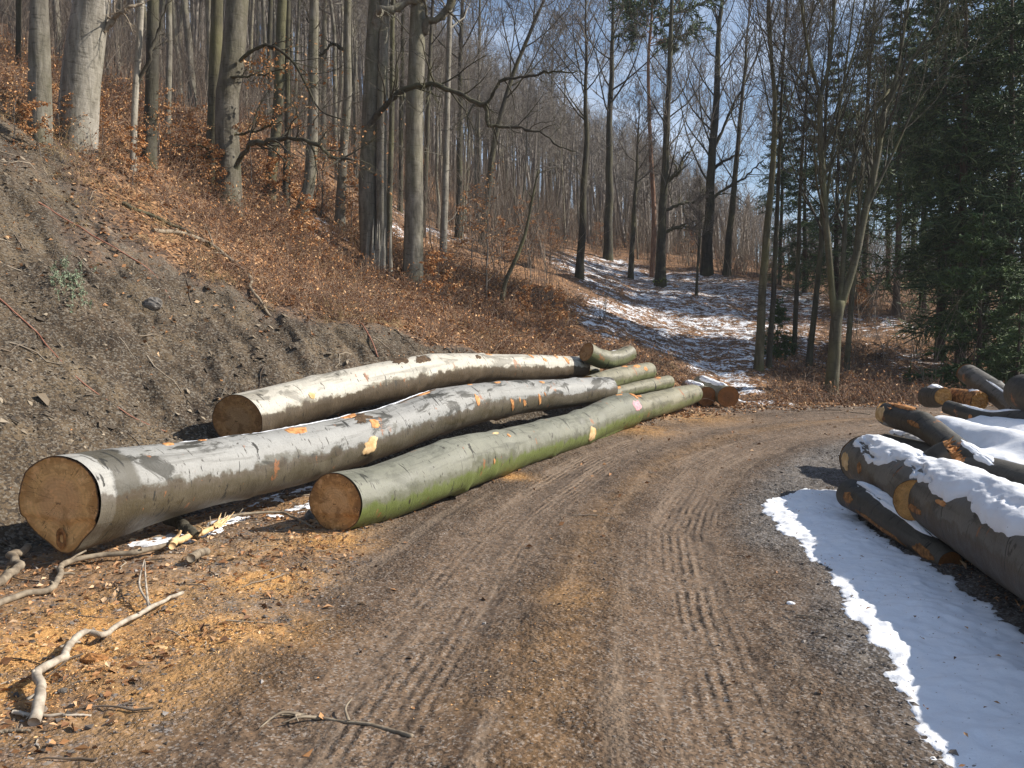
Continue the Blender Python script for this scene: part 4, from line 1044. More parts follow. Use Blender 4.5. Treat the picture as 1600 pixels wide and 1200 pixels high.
def rock(name, label, u, v, size, mat, seed, cat="rock"):
    rg = np.random.default_rng(seed)
    th, ph = np.meshgrid(np.linspace(0, np.pi, 12), np.linspace(0, 2 * np.pi, 18, endpoint=False), indexing='ij')
    n = np.stack([np.sin(th) * np.cos(ph), np.sin(th) * np.sin(ph), np.cos(th)], -1)
    r = 1 + 0.35 * fbm(n[..., 0] * 2 + seed, n[..., 1] * 2 + n[..., 2] * 1.5, 1.0, 3, seed)
    V = n * r[..., None] * np.array(size) + hit(u, v) + np.array([0, 0, size[2] * 0.2])
    idx = np.arange(th.size).reshape(th.shape); a, b = idx[:-1], idx[1:]
    g = Geo(); g.add(V.reshape(-1, 3), np.stack([a, b, np.roll(b, -1, 1), np.roll(a, -1, 1)], -1).reshape(-1, 4))
    return tag(g.obj(name, mat, None, False), label, cat)
rock("rock", "pale bluish rock outcrop in the middle of the scree bank", 238, 480, (0.13, 0.08, 0.10), M_ROCK, 1)
rock("wood_chunk", "brown chunk of bark lying beside the crooked pale branch", 145, 1032, (0.07, 0.05, 0.03), M_ROT, 2, "wood chunk")
rock("bark_scrap", "grey torn scrap of bark at the front log's cut end", 483, 812, (0.05, 0.03, 0.07), M_ROCK, 3, "bark scrap")
rock("rock", "flat pale stone on the sawdust right of the crooked branch", 250, 1014, (0.05, 0.03, 0.012), M_SPLINT, 4)
rock("rock", "grey stone beside the dark debris at the lower left", 98, 1082, (0.028, 0.02, 0.016), M_ROCK, 5)
rock("snow_lump", "small white snow lump on the road right of its middle", 1236, 944, (0.03, 0.02, 0.012), M_SNOW, 6, "snow lump")
# pale green plant on the scree
rg = np.random.default_rng(31)
pl = thing("green_plant", "small pale green plant growing on the scree bank", "plant", hit(108, 445))
g = Geo(); gl = Geo()
for k in range(46):
    b = hit(108 + rg.normal() * 17, 446 + rg.normal() * 16)
    e = b + np.array([rg.normal() * 0.05, rg.normal() * 0.05, 0.08 + 0.08 * rg.random()])
    tubes(g, np.array([b, e]), np.array([0.003, 0.002]), 4)
    leaves(gl, b + (e - b) * (0.2 + 0.9 * rg.random((9, 1))) + rg.normal(size=(9, 3)) * 0.012, np.full(9, 0.035), rg)
gl.v += g.v; gl.f += [(f + gl.n, 0) for f, m in g.f]; gl.n += g.n; gl.obj("foliage", M_GREENP, pl, False)

# ------------------------------------------------------------------ scattered ground cover
def scatter(n, x0, x1, y0, y1, rng):
    return rng.random(n) * (x1 - x0) + x0, rng.random(n) * (y1 - y0) + y0

rg = np.random.default_rng(41)
X, Y = scatter(90000, -4.6, 6, 2.2, 17, rg)
T = terrain(X, Y)
vis = np.abs(X) < 0.72 * Y + 0.3
vd = T['flat'] * (1 - T['road'])
p = np.where(T['flat'] > 0.5, 0.22 + 0.6 * vd - 0.12 * T['rut'], 0) * np.clip(9 / Y, 0.25, 1.6)
k = vis & (rg.random(len(X)) < p * 0.6)
sz = np.where(vd[k] > 0.5, 0.010, 0.007) * (0.6 + 1.3 * rg.random(k.sum()) ** 5)
g = Geo(); stones(g, np.stack([X[k], Y[k], T['z'][k] + sz * 0.15], 1), sz, rg, 0.7)
tag(g.obj("gravel", M_PEB, None, False), kind='stuff')

X, Y = scatter(120000, -9.5, 2.5, 4.0, 17, rg)
T = terrain(X, Y); vis = np.abs(X) < 0.72 * Y + 0.3
k = vis & (T['bank'] > 0.35) & (rg.random(len(X)) < np.clip(10 / Y, 0.3, 1) * sstep(-0.3, 0.5, fbm(X, Y, 1.1, 3, 5)) * 0.75)
sz = 0.014 * (0.5 + 3.2 * rg.random(k.sum()) ** 8)
g = Geo(); stones(g, np.stack([X[k], Y[k], T['z'][k] + sz * 0.1], 1), sz, rg, 0.45, 0, np.full(k.sum(), 0.55))
tag(g.obj("shale_rubble", M_SHALE, None, False), kind='stuff')

# leaf litter, chips
X, Y = scatter(150000, -14, 14, 2.4, 30, rg)
T = terrain(X, Y); vis = np.abs(X) < 0.72 * Y + 0.3
fo = (1 - T['flat']) * (1 - T['bank'])
lv = (T['flat'] > 0.5) * (1 - T['road']) * (T['t'] < 0)
prob = 0.9 * lv * np.exp(-((T['d'] + 0.9) / 0.8) ** 2) + 0.8 * fo * (1 - 0.85 * np.clip(snow_mask(X, Y) * 1.3, 0, 1)) + 0.75 * lv * sstep(-0.5, 0.3, fbm(X, Y, 1.4, 3, 6)) + T['bank'] * (0.02 + 0.20 * sstep(0.2, 0.6, fbm(X * 0.7 + Y, Y, 0.8, 4, 8))) + 0.012 * T['road'] + 0.10 * T['bank'] * sstep(0.3, 0.6, T['h'])
k = vis & (rg.random(len(X)) < prob * np.clip(14 / Y, 0.4, 1.2))
C = np.stack([X[k], Y[k], T['z'][k] + 0.008 + 0.02 * rg.random(k.sum()) * (fo[k] > 0.5)], 1)
D = rg.normal(size=(len(C), 3)); D[:, 2] *= 0.3
g = Geo(); leaves(g, C, np.where(Y[k] < 10, 0.020 + 0.040 * rg.random(len(C)), 0.07), rg, 0, 0.7, 0.62, D)
tag(g.obj("leaf_litter", M_LITTER, None, False), kind='stuff')

XS = []; 
for (x, y), r, a in zip(SAW, SAWR, SAWA):
    n = int(6500 * r * a * (1.0 if a > 0.65 else 0.6))
    XS.append(np.stack([x + rg.normal(size=n) * r * 0.75, y + rg.normal(size=n) * r * 0.75], 1))
XY = np.concatenate(XS); T = terrain(XY[:, 0], XY[:, 1])
C = np.stack([XY[:, 0], XY[:, 1], T['z'] + 0.006], 1); C = C[T['flat'] > 0.3]
D = rg.normal(size=(len(C), 3)); D[:, 2] *= 0.25
g = Geo(); leaves(g, C, 0.005 + 0.016 * rg.random(len(C)) ** 2.5, rg, 0, 0.5, 0.4, D)
tag(g.obj("wood_chips", M_CHIP, None, False), kind='stuff')

# small dead twigs lying about
def fallen_twigs(name, n, box, prob, seed, l0, l1, mat):
    rg = np.random.default_rng(seed)
    X, Y = scatter(n, *box, rg); T = terrain(X, Y)
    k = (np.abs(X) < 0.72 * Y + 0.4) & (rg.random(n) < prob(X, Y, T)); X, Y = X[k], Y[k]
    N = len(X); a = rg.random(N) * 6.283; ln = l0 + (l1 - l0) * rg.random(N) ** 3; m = 5
    P = np.empty((N, m, 3)); t = np.linspace(-0.5, 0.5, m)
    P[:, :, 0] = X[:, None] + np.cos(a)[:, None] * ln[:, None] * t + rg.normal(size=(N, m)) * 0.04 * ln[:, None]
    P[:, :, 1] = Y[:, None] + np.sin(a)[:, None] * ln[:, None] * t + rg.normal(size=(N, m)) * 0.04 * ln[:, None]
    r = (0.0025 + 0.012 * ln)[:, None] * np.linspace(1, 0.5, m)[None]
    P[:, :, 2] = gz(P[:, :, 0].ravel(), P[:, :, 1].ravel()).reshape(N, m) + r + 0.03 * ln[:, None] * rg.random((N, m))
    g = Geo(); tubes(g, P, r, 5); tag(g.obj(name, mat), kind='stuff')
M_TWIGS = mat_island("dead_twigs", [(0, (0.06, 0.042, 0.030)), (0.5, (0.17, 0.13, 0.095)), (1, (0.42, 0.35, 0.26))], 0.8)
fallen_twigs("fallen_twigs", 2600, (-5, 5, 2.2, 18), lambda X, Y, T: (T['flat'] > 0.5) * ((T['road'] < 0.5) * (T['t'] < 0) * 0.45 + 0.015), 411, 0.04, 0.40, M_TWIGS)
fallen_twigs("fallen_twigs", 2200, (-10, 3, 4.5, 18), lambda X, Y, T: T['bank'] * 0.025 + 0.5 * (T['over'] > -0.6) * (T['over'] < 0.5) * (T['flat'] < 0.5), 412, 0.06, 0.6, M_TWIGS)

# needles, bark crumbs and leaves blown onto the roadside snow
PW = np.array([hit(u, v)[:2] for u, v in SNOWP])
X, Y = scatter(900, PW[:, 0].min(), PW[:, 0].max(), PW[:, 1].min(), PW[:, 1].max(), rg)
k = in_poly(X, Y, PW); X, Y = X[k], Y[k]
C = np.stack([X, Y, gz(X, Y) + 0.05], 1)
g = Geo(); leaves(g, C, 0.008 + 0.03 * rg.random(len(C)) ** 4, rg, 0, 0.3, 0.45, rg.normal(size=(len(C), 3)) * np.array([1, 1, 0.15]))
tag(g.obj("snow_debris", M_LITTER, None, False), kind='stuff')
# bark crumbs and splinters round the right pile's foot
u_ = rg.random(1500); C = np.stack([3.1 + 1.3 * rg.random(1500) + 0.12 * (u_ * 6), 4.2 + u_ * 5.5, np.zeros(1500)], 1)
C[:, 2] = gz(C[:, 0], C[:, 1]) + 0.012
k = ~in_poly(C[:, 0], C[:, 1], PW); C = C[k]
g = Geo(); leaves(g, C, 0.02 + 0.05 * rg.random(len(C)) ** 3, rg, 0, 0.6, 0.35)
tag(g.obj("bark_litter", M_LITTER, None, False), kind='stuff')

# dry grass and bramble brush on the bank's crest and the hillside
def brush(name, n, box, prob, h, spread, mat, seed, stems=9, npts=5, rad=0.004, droop=0.3, leafy=0.0):
    rg = np.random.default_rng(seed)
    X, Y = scatter(n, *box, rg); T = terrain(X, Y)
    k = (np.abs(X) < 0.72 * Y + 0.5) & (rg.random(n) < prob(X, Y, T))
    X, Y, Z = X[k], Y[k], T['z'][k]
    N = len(X)
    B = np.repeat(np.stack([X, Y, Z], 1), stems, 0) + rg.normal(size=(N * stems, 3)) * np.array([0.12, 0.12, 0])
    D = rg.normal(size=(N * stems, 3)) * spread; D[:, 2] = 1; D = nrm(D)
    ln = h * (0.4 + 0.8 * rg.random(N * stems))
    P = np.empty((N * stems, npts, 3)); P[:, 0] = B
    for q in range(1, npts):
        P[:, q] = P[:, q - 1] + D * (ln / (npts - 1))[:, None]
        D = D + rg.normal(size=D.shape) * 0.22; D[:, 2] -= droop; D = nrm(D)
    R = np.linspace(1, 0.35, npts)[None] * (rad * np.clip(P[:, 0, 1] / 12, 1, 3))[:, None]
    g = Geo(); tubes(g, P, R, 3); tag(g.obj(name, mat), kind='stuff')
    if leafy:
        m = rg.random((N * stems, npts)) < leafy; m[:, 0] = False
        C = P[m] + rg.normal(size=(m.sum(), 3)) * 0.03
        g = Geo(); leaves(g, C, 0.055 * np.clip(C[:, 1] / 16, 1, 2), rg, 0, 0.8, 0.6)
        tag(g.obj(name + "_leaves", M_LEAFO, None, False), kind='stuff')

def forest_of(T): return (1 - T['flat']) * (1 - T['bank'])
def near_crest(X, Y, T): return forest_of(T) * np.exp(-np.clip(T['d'] - 2.2, 0, 50) / 5)
open_ = lambda X, Y: 1 - np.clip(np.maximum(snow_mask(X, Y), np.where(X > 1, snow_mask(X * 1.06, Y + 2.0), 0)) * 1.25, 0, 1)
brush("bramble_undergrowth", 10500, (-18, 13, 6, 27), lambda X, Y, T: (forest_of(T) > 0.4) * (0.25 + 0.75 * sstep(-0.3, 0.3, fbm(X, Y, 0.5, 3, 91))) * open_(X, Y) * np.where(X > 5, 0.75, 1), 0.6, 0.6, M_BRUSH, 51, 12, 5, 0.0045, 0.30, 0.22)
brush("dry_grass", 6500, (-14, 12, 6, 24), lambda X, Y, T: (T['flat'] < 0.5) * (T['over'] > -0.12) * (T['bank'] < 0.85) * np.exp(-np.clip(T['over'], 0, 50) / 0.55) * sstep(-0.35, 0.25, fbm(X, Y, 0.8, 3, 92)) * (Y < 18), 0.42, 0.6, M_STRAW, 52, 16, 5, 0.003, 0.42)
brush("clearing_brush", 1300, (1, 16, 21, 40), lambda X, Y, T: (T["flat"] < 0.5) * sstep(-0.05, 0.35, fbm(X, Y, 0.6, 4, 291)) * 0.7, 0.32, 0.8, M_BRUSH, 60, 7, 5, 0.003, 0.35, 0.05)
brush("pale_stalks", 3600, (-18, 9, 7, 30), lambda X, Y, T: (forest_of(T) > 0.5) * sstep(0.05, 0.45, fbm(X, Y, 0.45, 4, 191)) * open_(X, Y) * 0.8, 0.5, 0.5, M_STRAW, 59, 8, 5, 0.003, 0.30)
brush("bank_weeds", 1500, (-10, 2, 4, 17), lambda X, Y, T: (T['bank'] > 0.5) * sstep(0.05, 0.5, fbm(X, Y, 0.9, 3, 97)) * 0.5, 0.22, 0.9, M_BRUSH, 58, 5, 5, 0.0025, 0.25, 0.06)
brush("verge_grass", 1500, (-5, 9, 3, 19.5), lambda X, Y, T: (T['flat'] > 0.5) * (T['road'] < 0.3) * (T['t'] < 0) * sstep(0.1, 0.5, fbm(X, Y, 0.9, 3, 93)) * 0.5, 0.10, 0.8, M_STRAW, 53, 9, 4, 0.002, 0.35)
brush("dead_bracken", 1700, (2, 24, 19.7, 30), lambda X, Y, T: (T['flat'] < 0.5) * (sstep(0.0, 0.35, fbm(X, Y, 0.35, 3, 94)) * 0.7 + 0.9 * (T['d'] < 2.5)) * open_(X, Y) ** 2, 0.6, 0.7, mat_island("dead_bracken", [(0, (0.035, 0.024, 0.018)), (0.6, (0.085, 0.052, 0.036)), (1, (0.17, 0.11, 0.07))], 0.85), 54, 11, 5, 0.004, 0.35)
brush("far_undergrowth", 6000, (-45, 40, 25, 75), lambda X, Y, T: 0.55 * open_(X, Y) * sstep(-0.35, 0.3, fbm(X, Y, 0.25, 3, 95)), 0.9, 0.5, M_BRUSH, 55, 9, 4, 0.004, 0.2, 0.10)
brush("sapling_thicket", 9000, (-60, 40, 23, 100), lambda X, Y, T: (0.25 + 0.5 * (Y > 34) * (Y < 75)) * (X < 14 + 0.1 * Y) * open_(X, Y), 4.2, 0.10, M_THICK, 56, 5, 6, 0.0045, 0.015)

# ------------------------------------------------------------------ bare trees
def crown_levels(rng, P, R, spec, rmin):
    """grow successive twig levels; returns list of (P,R)"""
    out = []
    for (m, t0, t1, ang, ln, up, npts, rs, wob) in spec:
        P, R = grow(rng, P, R, m, t0, t1, ang, ln, up, npts, rs, 0.3, wob, True, rmin)
        out.append((P, R))
    return out

def bare_tree_geo(seed, H, r, first=0.4, n1=16, bl=(0.22, 0.38), ang=(35, 60), up=0.16, pts=None, rmin=0.006, dense=1.0, fork=None, flare=1.35, k=14, lower=0, lr=0.36):
    """trunk + crown geometry with the base at the origin"""
    rng = np.random.default_rng(seed)
    n = 26
    if pts is None:
        z = np.linspace(0, H, n)
        wx = fbm(z * 0.12, np.full(n, seed * 1.7), 1.2, 3, seed) * 0.35; wy = fbm(z * 0.12, np.full(n, seed * 2.3 + 9), 1.2, 3, seed + 5) * 0.35
        P = np.stack([wx - wx[0], wy - wy[0], z], 1)
    else:
        P = smooth_poly(np.array(pts), n)
        amp = r * 0.35
        P[:, 0] += amp * fbm(P[:, 2] * 0.5, np.full(n, seed), 1, 3, seed) * sstep(0, 2, P[:, 2])
    z = P[:, 2] - P[0, 2]
    fl = 1 + (flare - 1) * np.exp(-z / (r * 3.2))
    R = r * (1 - 0.88 * (z / H) ** 1.15) * fl
    R = np.maximum(R, 0.012)
    P = P.copy(); P[0, 2] -= 0.25
    gt, gc = Geo(), Geo()
    th = np.arange(k) * 2 * np.pi / k
    # fluted, uneven trunk ring
    zz = np.interp(np.linspace(0, 1, 60), np.linspace(0, 1, n), z)
    PP = smooth_poly(P, 60); RR = np.interp(np.linspace(0, 1, 60), np.linspace(0, 1, n), R)
    lump = 1 + 0.07 * fbm(np.cos(th)[None, :] * 1.2 + zz[:, None] * 0.35 + seed, np.sin(th)[None, :] * 1.2 + zz[:, None] * 0.2, 1.2, 3, seed) + 0.22 * np.exp(-zz[:, None] / (r * 2.2)) * np.cos(th * 5 + seed)[None, :] * 0.5
    V = PP[:, None, :] + (RR[:, None] * lump)[..., None] * np.stack([np.cos(th), np.sin(th), np.zeros(k)], 1)[None]
    idx = np.arange(60 * k).reshape(60, k); a, b = idx[:-1], idx[1:]
    gt.add(V.reshape(-1, 3), np.stack([a, np.roll(a, -1, 1), np.roll(b, -1, 1), b], -1).reshape(-1, 4))
    # limbs
    B1, R1 = grow(rng, P[None], R[None], n1, first, 0.96, ang, (bl[0], bl[1]), up, 8, lr, 0.22, 0.10, True, 0.012, taper=0.62)
    tubes(gt, B1, R1, 6)
    m2 = max(3, int(7 * dense)); m3 = max(3, int(5 * dense)); m4 = max(2, int(4 * dense))
    lv = crown_levels(rng, B1, R1, [(m2, 0.15, 0.97, (25, 55), (0.28, 0.55), 0.13, 6, 0.6, 0.12), (m3, 0.15, 0.98, (25, 55), (0.3, 0.55), 0.10, 4, 0.62, 0.14), (m4, 0.15, 1.0, (20, 50), (0.35, 0.7), 0.06, 3, 0.7, 0.12)], rmin)
    # leader's own twigs
    tp = grow(rng, P[None, -9:], R[None, -9:], 14, 0.1, 1.0, (20, 45), (0.25, 0.45), 0.1, 5, 0.5, 0.3, 0.12, True, 0.01)
    tubes(gc, *tp, 4)
    l2 = grow(rng, *tp, 5, 0.2, 1.0, (20, 50), (0.3, 0.55), 0.08, 4, 0.6, 0.3, 0.12, True, rmin); tubes(gc, *l2, 3)
    for i, (p, q) in enumerate(lv): tubes(gc, p, q, 4 if i == 0 else 3)
    if lower:
        d, q = grow(rng, P[None, :n // 2], R[None, :n // 2], lower, 0.12, 1.0, (60, 95), (0.10, 0.30), 0.02, 6, 0.12, 0.2, 0.18, True, 0.007)
        tubes(gt, d, q, 5)
        e = grow(rng, d, q, 5, 0.2, 1, (30, 60), (0.3, 0.6), 0.0, 4, 0.6, 0.3, 0.18, True, rmin); tubes(gc, *e, 3)
        e = grow(rng, *e, 3, 0.2, 1, (30, 60), (0.3, 0.6), 0.0, 3, 0.7, 0.3, 0.18, True, rmin); tubes(gc, *e, 3)
    return gt, gc, P, R

def hero(name, label, pxs, w, H, seed, mat=None, cat="tree", first=0.45, n1=16, Y=None, twig=None, group=None, **kw):
    """a tree whose trunk runs through the given photo pixels at the distance of its foot"""
    b = hit(*pxs[0]) if Y is None else px(*pxs[0], Y)
    Yb = b[1]
    if Y is not None: b[2] = float(gz(b[0], b[1])[0])
    pts = [np.zeros(3)]
    for q in pxs[1:]:
        p = px(q[0], q[1], Yb) - b
        if p[2] > 0.3: pts.append(p)
    d = nrm(pts[-1] - pts[-2] if len(pts) > 2 else pts[-1])
    if pts[-1][2] < H: pts.append(pts[-1] + d / max(d[2], 0.5) * (H - pts[-1][2]))
    r = w * Yb / F / 2
    rmin = max(0.004, 0.30 * Yb / F)
    gt, gc, P, R = bare_tree_geo(seed, H, r, first, n1, pts=pts, rmin=rmin, **kw)
    root = thing(name, label, cat, b, group)
    for gg, nm, m in ((gt, "trunk", mat or M_BEECH), (gc, "crown", twig or M_TWIG)):
        o = bpy.data.objects.new(nm, gg.mesh(nm, m)); COL.objects.link(o); o.parent = root
    root["_y"] = 0; del root["_y"]
    return root, b, P + b, R

def limb_px(root, pxs, Y, r0, r1, mat, seed, twigm=M_TWIG, twigs=8, dY=0.0, leaf=0, up=0.0, tl=(0.15, 0.4)):
    """a limb traced through photo pixels at distance Y (drifting by dY), with twigs"""
    rg = np.random.default_rng(seed); n = 24
    c = np.array([px(u, v, Y + dY * i / max(1, len(pxs) - 1)) for i, (u, v) in enumerate(pxs)])
    P = smooth_poly(c, n); R = np.linspace(r0, r1, n) * (1 + 0.15 * rg.normal(size=n))
    P[1:] += rg.normal(size=(n - 1, 3)) * (r0 * 0.28)
    kk = rg.normal(size=(7, 3)) * r0 * 0.9; kk[0] = 0
    P = P + np.stack([np.interp(np.linspace(0, 6, n), np.arange(7), kk[:, q]) for q in range(3)], 1)
    g = Geo(); tubes(g, P, R, 8, 0, True)
    if twigs:
        a = grow(rg, P[None], R[None], twigs, 0.15, 1.0, (30, 70), tl, up, 6, 0.45, 0.3, 0.2, True, 0.005)
        b = grow(rg, *a, 5, 0.15, 1, (25, 55), (0.3, 0.6), up * 0.5, 4, 0.6, 0.3, 0.18, True, 0.004)
        c2 = grow(rg, *b, 3, 0.2, 1, (25, 55), (0.3, 0.6), 0.0, 3, 0.7, 0.3, 0.15, True, 0.004)
        tubes(g, *a, 4); tubes(g, *b, 3); tubes(g, *c2, 3)
        if leaf:
            C = c2[0].reshape(-1, 3); C = C[rg.random(len(C)) < leaf]
            gl = Geo(); leaves(gl, C, np.full(len(C), 0.075), rg, 0, 0.5)
            gl.obj("dry_leaves", M_LEAFO, root, False)
    g.obj("limb", mat, root)

H_ = []
t01 = hero("beech_tree", "dark straight beech trunk left of the thick pale leaning one", [(62, 217), (62, 0)], 27, 20, 301, M_BEECH, first=0.5)
t02 = hero("beech_tree", "thickest pale beech trunk leaning right at the top left of the bank", [(118, 226), (128, 120), (147, -10)], 52, 21, 302, M_PALE, first=0.5, flare=1.25)
t03 = hero("birch_tree", "slim pale trunk forking midway, right of the thick leaning beech", [(207, 266), (212, 140), (222, 0)], 10, 15, 303, M_PALE, first=0.45, n1=10)
t04 = hero("beech_tree", "dark narrow trunk just right of the slim pale forked one", [(233, 252), (240, 0)], 19, 19, 304, M_DARKB)
t05 = hero("beech_tree", "straight trunk touching the left side of the stout leafy beech", [(333, 288), (338, 0)], 21, 20, 305, M_MOSSY)
t06 = hero("beech_tree", "stout grey beech with orange leaf sprays on its trunk", [(356, 322), (360, 150), (368, 0)], 38, 20, 306, M_BEECH, flare=1.2)
t07 = hero("beech_tree", "leaning olive trunk right of the stout leafy beech", [(420, 316), (434, 150), (441, 0)], 17, 18, 307, M_MOSSY, lower=6)
t08 = hero("beech_tree", "trunk with swept curved foot on the orange leaf floor", [(468, 332), (482, 295), (489, 180), (488, 0)], 18, 18, 308, M_BEECH, lower=5)
t09 = hero("beech_tree", "thin straight trunk with mossy foot left of the split twin trunk", [(530, 357), (540, 200), (543, 0)], 15, 18, 309, M_BEECH, lower=5)
t10 = hero("beech_tree", "big dark twin trunk with split splintered foot in the middle left", [(577, 418), (579, 200), (587, 0)], 30, 20, 310, M_BEECH, first=0.5, flare=1.05)
t11 = hero("beech_tree", "smooth thick trunk right of the split twin, bright strip down one side", [(645, 440), (648, 200), (656, 0)], 31, 20, 311, M_BEECH, first=0.5, flare=1.15)
t12 = hero("beech_tree", "thin olive trunk seen between the two thick middle trunks", [(607, 388), (612, 150), (613, 0)], 10, 16, 312, M_MOSSY)
t13 = hero("beech_tree", "pale spotted slim trunk right of the two thick middle trunks", [(692, 415), (699, 180), (703, 30)], 12, 16, 313, M_PALE, lower=6)
t14 = hero("beech_tree", "dark slim trunk behind the pale spotted one", [(716, 372), (719, 180), (722, 0)], 11, 17, 314, M_DARKB, lower=4)
t15 = hero("beech_tree", "dark leaning tree with fan crown against the sky gap", [(752, 380), (772, 230), (800, 120), (850, 0)], 11, 17, 315, M_DARKB, first=0.35, n1=20)
t17 = hero("beech_tree", "dark slim tree at the left edge of the snowy clearing", [(905, 435), (915, 240), (916, 60)], 13, 13, 317, M_DARKB, first=0.5, n1=14, dense=0.75)
t18 = hero("beech_tree", "straight tall tree standing behind the left end of the clearing snow", [(950, 406), (953, 200), (958, 0)], 14, 20, 318, M_DARKB, first=0.42, n1=16, dense=0.75)
t19 = hero("beech_tree", "thin forked tree between the straight tall tree and the reddish pine", [(985, 436), (992, 320), (997, 210)], 9, 10, 319, M_DARKB, first=0.45, n1=12)
t21 = hero("beech_tree", "dark many branched tree in the clearing beside the reddish pine", [(1031, 446), (1040, 250), (1046, 120), (1050, 0)], 15, 20, 321, M_DARKB, first=0.2, n1=24, bl=(0.22, 0.42), up=0.20, flare=1.5, ang=(30, 55), lr=0.26, dense=0.65)
t22 = hero("beech_tree", "tall dark tree with low spreading limbs at the back of the clearing", [(1104, 430), (1112, 250), (1122, 90)], 17, 20, 322, M_DARKB, first=0.25, n1=20, bl=(0.22, 0.4), up=0.20, ang=(30, 55), lr=0.26, dense=0.65)
t23 = hero("beech_tree", "slim dark tree right of the low limbed one at the clearing's back", [(1135, 430), (1150, 250), (1162, 120)], 11, 17, 323, M_DARKB, first=0.3, n1=15, ang=(30, 55), lr=0.28, dense=0.65, up=0.2)
t24 = hero("young_tree", "mossy pole tree forking high, left of the many stemmed tree", [(1185, 578), (1197, 380), (1210, 200), (1204, 60)], 14, 13, 324, M_MOSSY, first=0.5, n1=14, up=0.25, ang=(18, 35), bl=(0.3, 0.5))
t25 = hero("young_tree", "thin dark pole tree close beside the mossy forking pole", [(1201, 575), (1212, 380), (1222, 150)], 9, 12, 325, M_DARKB, first=0.5, n1=12, up=0.25, ang=(18, 35))
t27 = hero("young_tree", "slim crooked stem just left of the many stemmed tree", [(1263, 572), (1275, 470), (1282, 380), (1290, 180)], 10, 12, 327, M_MOSSY, first=0.4, n1=12, up=0.25)
t31 = hero("young_tree", "mossy stem just right of the many stemmed tree's foot", [(1322, 590), (1330, 480), (1338, 380), (1352, 200)], 9, 12, 331, M_MOSSY, first=0.35, n1=14, up=0.25, ang=(18, 35), twig=M_DARKB)
t32 = hero("young_tree", "thin dark pole between the mossy forking pole and the crooked stem", [(1240, 560), (1246, 430), (1250, 300), (1262, 120)], 8, 12, 332, M_DARKB, first=0.4, n1=14, up=0.25, ang=(18, 35), twig=M_DARKB)
t28 = hero("beech_tree", "ivy dark trunk behind the leaning olive one", [(447, 320), (449, 150), (450, 0)], 11, 17, 328, M_DARKB)
t29 = hero("beech_tree", "thin grey trunk between the thick right middle trunk and the pale spotted one", [(660, 370), (668, 180), (676, 0)], 9, 16, 329, M_DARKB, lower=3)
t30 = hero("young_tree", "bare thin sapling tree on the snow below the low limbed tree", [(1088, 462), (1092, 380), (1094, 320)], 5, 5.5, 330, M_DARKB, first=0.3, n1=10)
for k, (u, v, w, lab) in enumerate([(18, 60, 9, "thin distant trunk at the top left corner"), (28, 120, 8, "thin distant trunk beside the dark straight beech"), (262, 215, 9, "distant trunk between the dark narrow trunk and the stout beech"), (420, 200, 9, "distant dark trunk behind the leaning olive trunk"), (505, 250, 9, "distant dark trunk beyond the swept foot trunk"), (625, 330, 8, "distant trunk in the gap of the thick middle trunks"), (745, 340, 9, "distant dark trunk left of the leaning fan crowned tree"), (860, 330, 8, "distant trunk above the thicket right of the leaning tree"), (880, 345, 7, "distant pale trunk left of the clearing's dark slim tree"), (968, 330, 8, "distant trunk behind the straight tall clearing tree"), (1070, 380, 8, "distant trunk right of the many branched clearing tree"), (1165, 400, 7, "distant trunk at the right end of the clearing")]):
    hero("beech_tree", lab, [(u, v), (u + 4, v - 300)], w, 19, 340 + k, M_DARKB if k % 2 else M_BEECH, lower=3, dense=0.9)

# the curved dead sapling
stick3 = [px(u, v, hit(783, 476)[1]) for u, v in [(783, 478), (790, 440), (808, 400), (822, 360), (832, 310), (838, 280), (842, 265)]]
d0 = thing("dead_sapling", "curved bare dead sapling leaning right above the stack's middle", "sapling", hit(783, 476))
g = Geo(); P = smooth_poly(np.array(stick3), 30); P[0, 2] -= 0.2; tubes(g, P, np.linspace(0.07, 0.025, 30), 8, 0, True); g.obj("stem", M_MOSSY, d0)
g = Geo(); a = grow(np.random.default_rng(8), P[None, 15:], np.full((1, 15), 0.03), 6, 0.3, 1, (30, 70), (0.2, 0.5), 0.1, 5, 0.5, 0.3, 0.2); tubes(g, *a, 5); g.obj("twigs", M_MOSSY, d0)

# traced limbs
Y06, Y10, Y11, Y03 = t06[1][1], t10[1][1], t11[1][1], t03[1][1]
limb_px(t10[0], [(576, 196), (600, 168), (632, 142), (668, 132), (705, 140), (738, 155), (758, 166)], Y10 - 0.3, 0.085, 0.05, M_DARKB, 401, twigs=16, dY=-1.6, up=0.05)
limb_px(t10[0], [(758, 166), (768, 150), (775, 135), (800, 125), (850, 116), (905, 114)], Y10 - 1.9, 0.05, 0.016, M_DARKB, 402, twigs=8, dY=-0.4)
limb_px(t10[0], [(758, 166), (762, 190), (785, 192), (810, 196), (850, 215), (900, 240)], Y10 - 1.9, 0.05, 0.014, M_DARKB, 403, twigs=9, dY=-0.4)
limb_px(t10[0], [(588, 45), (605, 22), (640, 2), (700, -40)], Y10 - 0.1, 0.12, 0.08, M_BEECH, 404, twigs=6)
limb_px(t11[0], [(660, 50), (680, 35), (705, 8), (740, -40)], Y11, 0.11, 0.08, M_BEECH, 405, twigs=6)
limb_px(t06[0], [(370, 262), (385, 240), (405, 224), (440, 216), (475, 224), (510, 240), (560, 250)], Y06 - 0.3, 0.065, 0.022, M_DARKB, 406, twigs=18, dY=-1.0, leaf=0.16)
limb_px(t06[0], [(375, 96), (395, 80), (425, 74), (455, 92), (480, 130), (505, 170), (540, 192)], Y06 - 0.2, 0.042, 0.014, M_DARKB, 407, twigs=18, dY=-0.8, leaf=0.18)
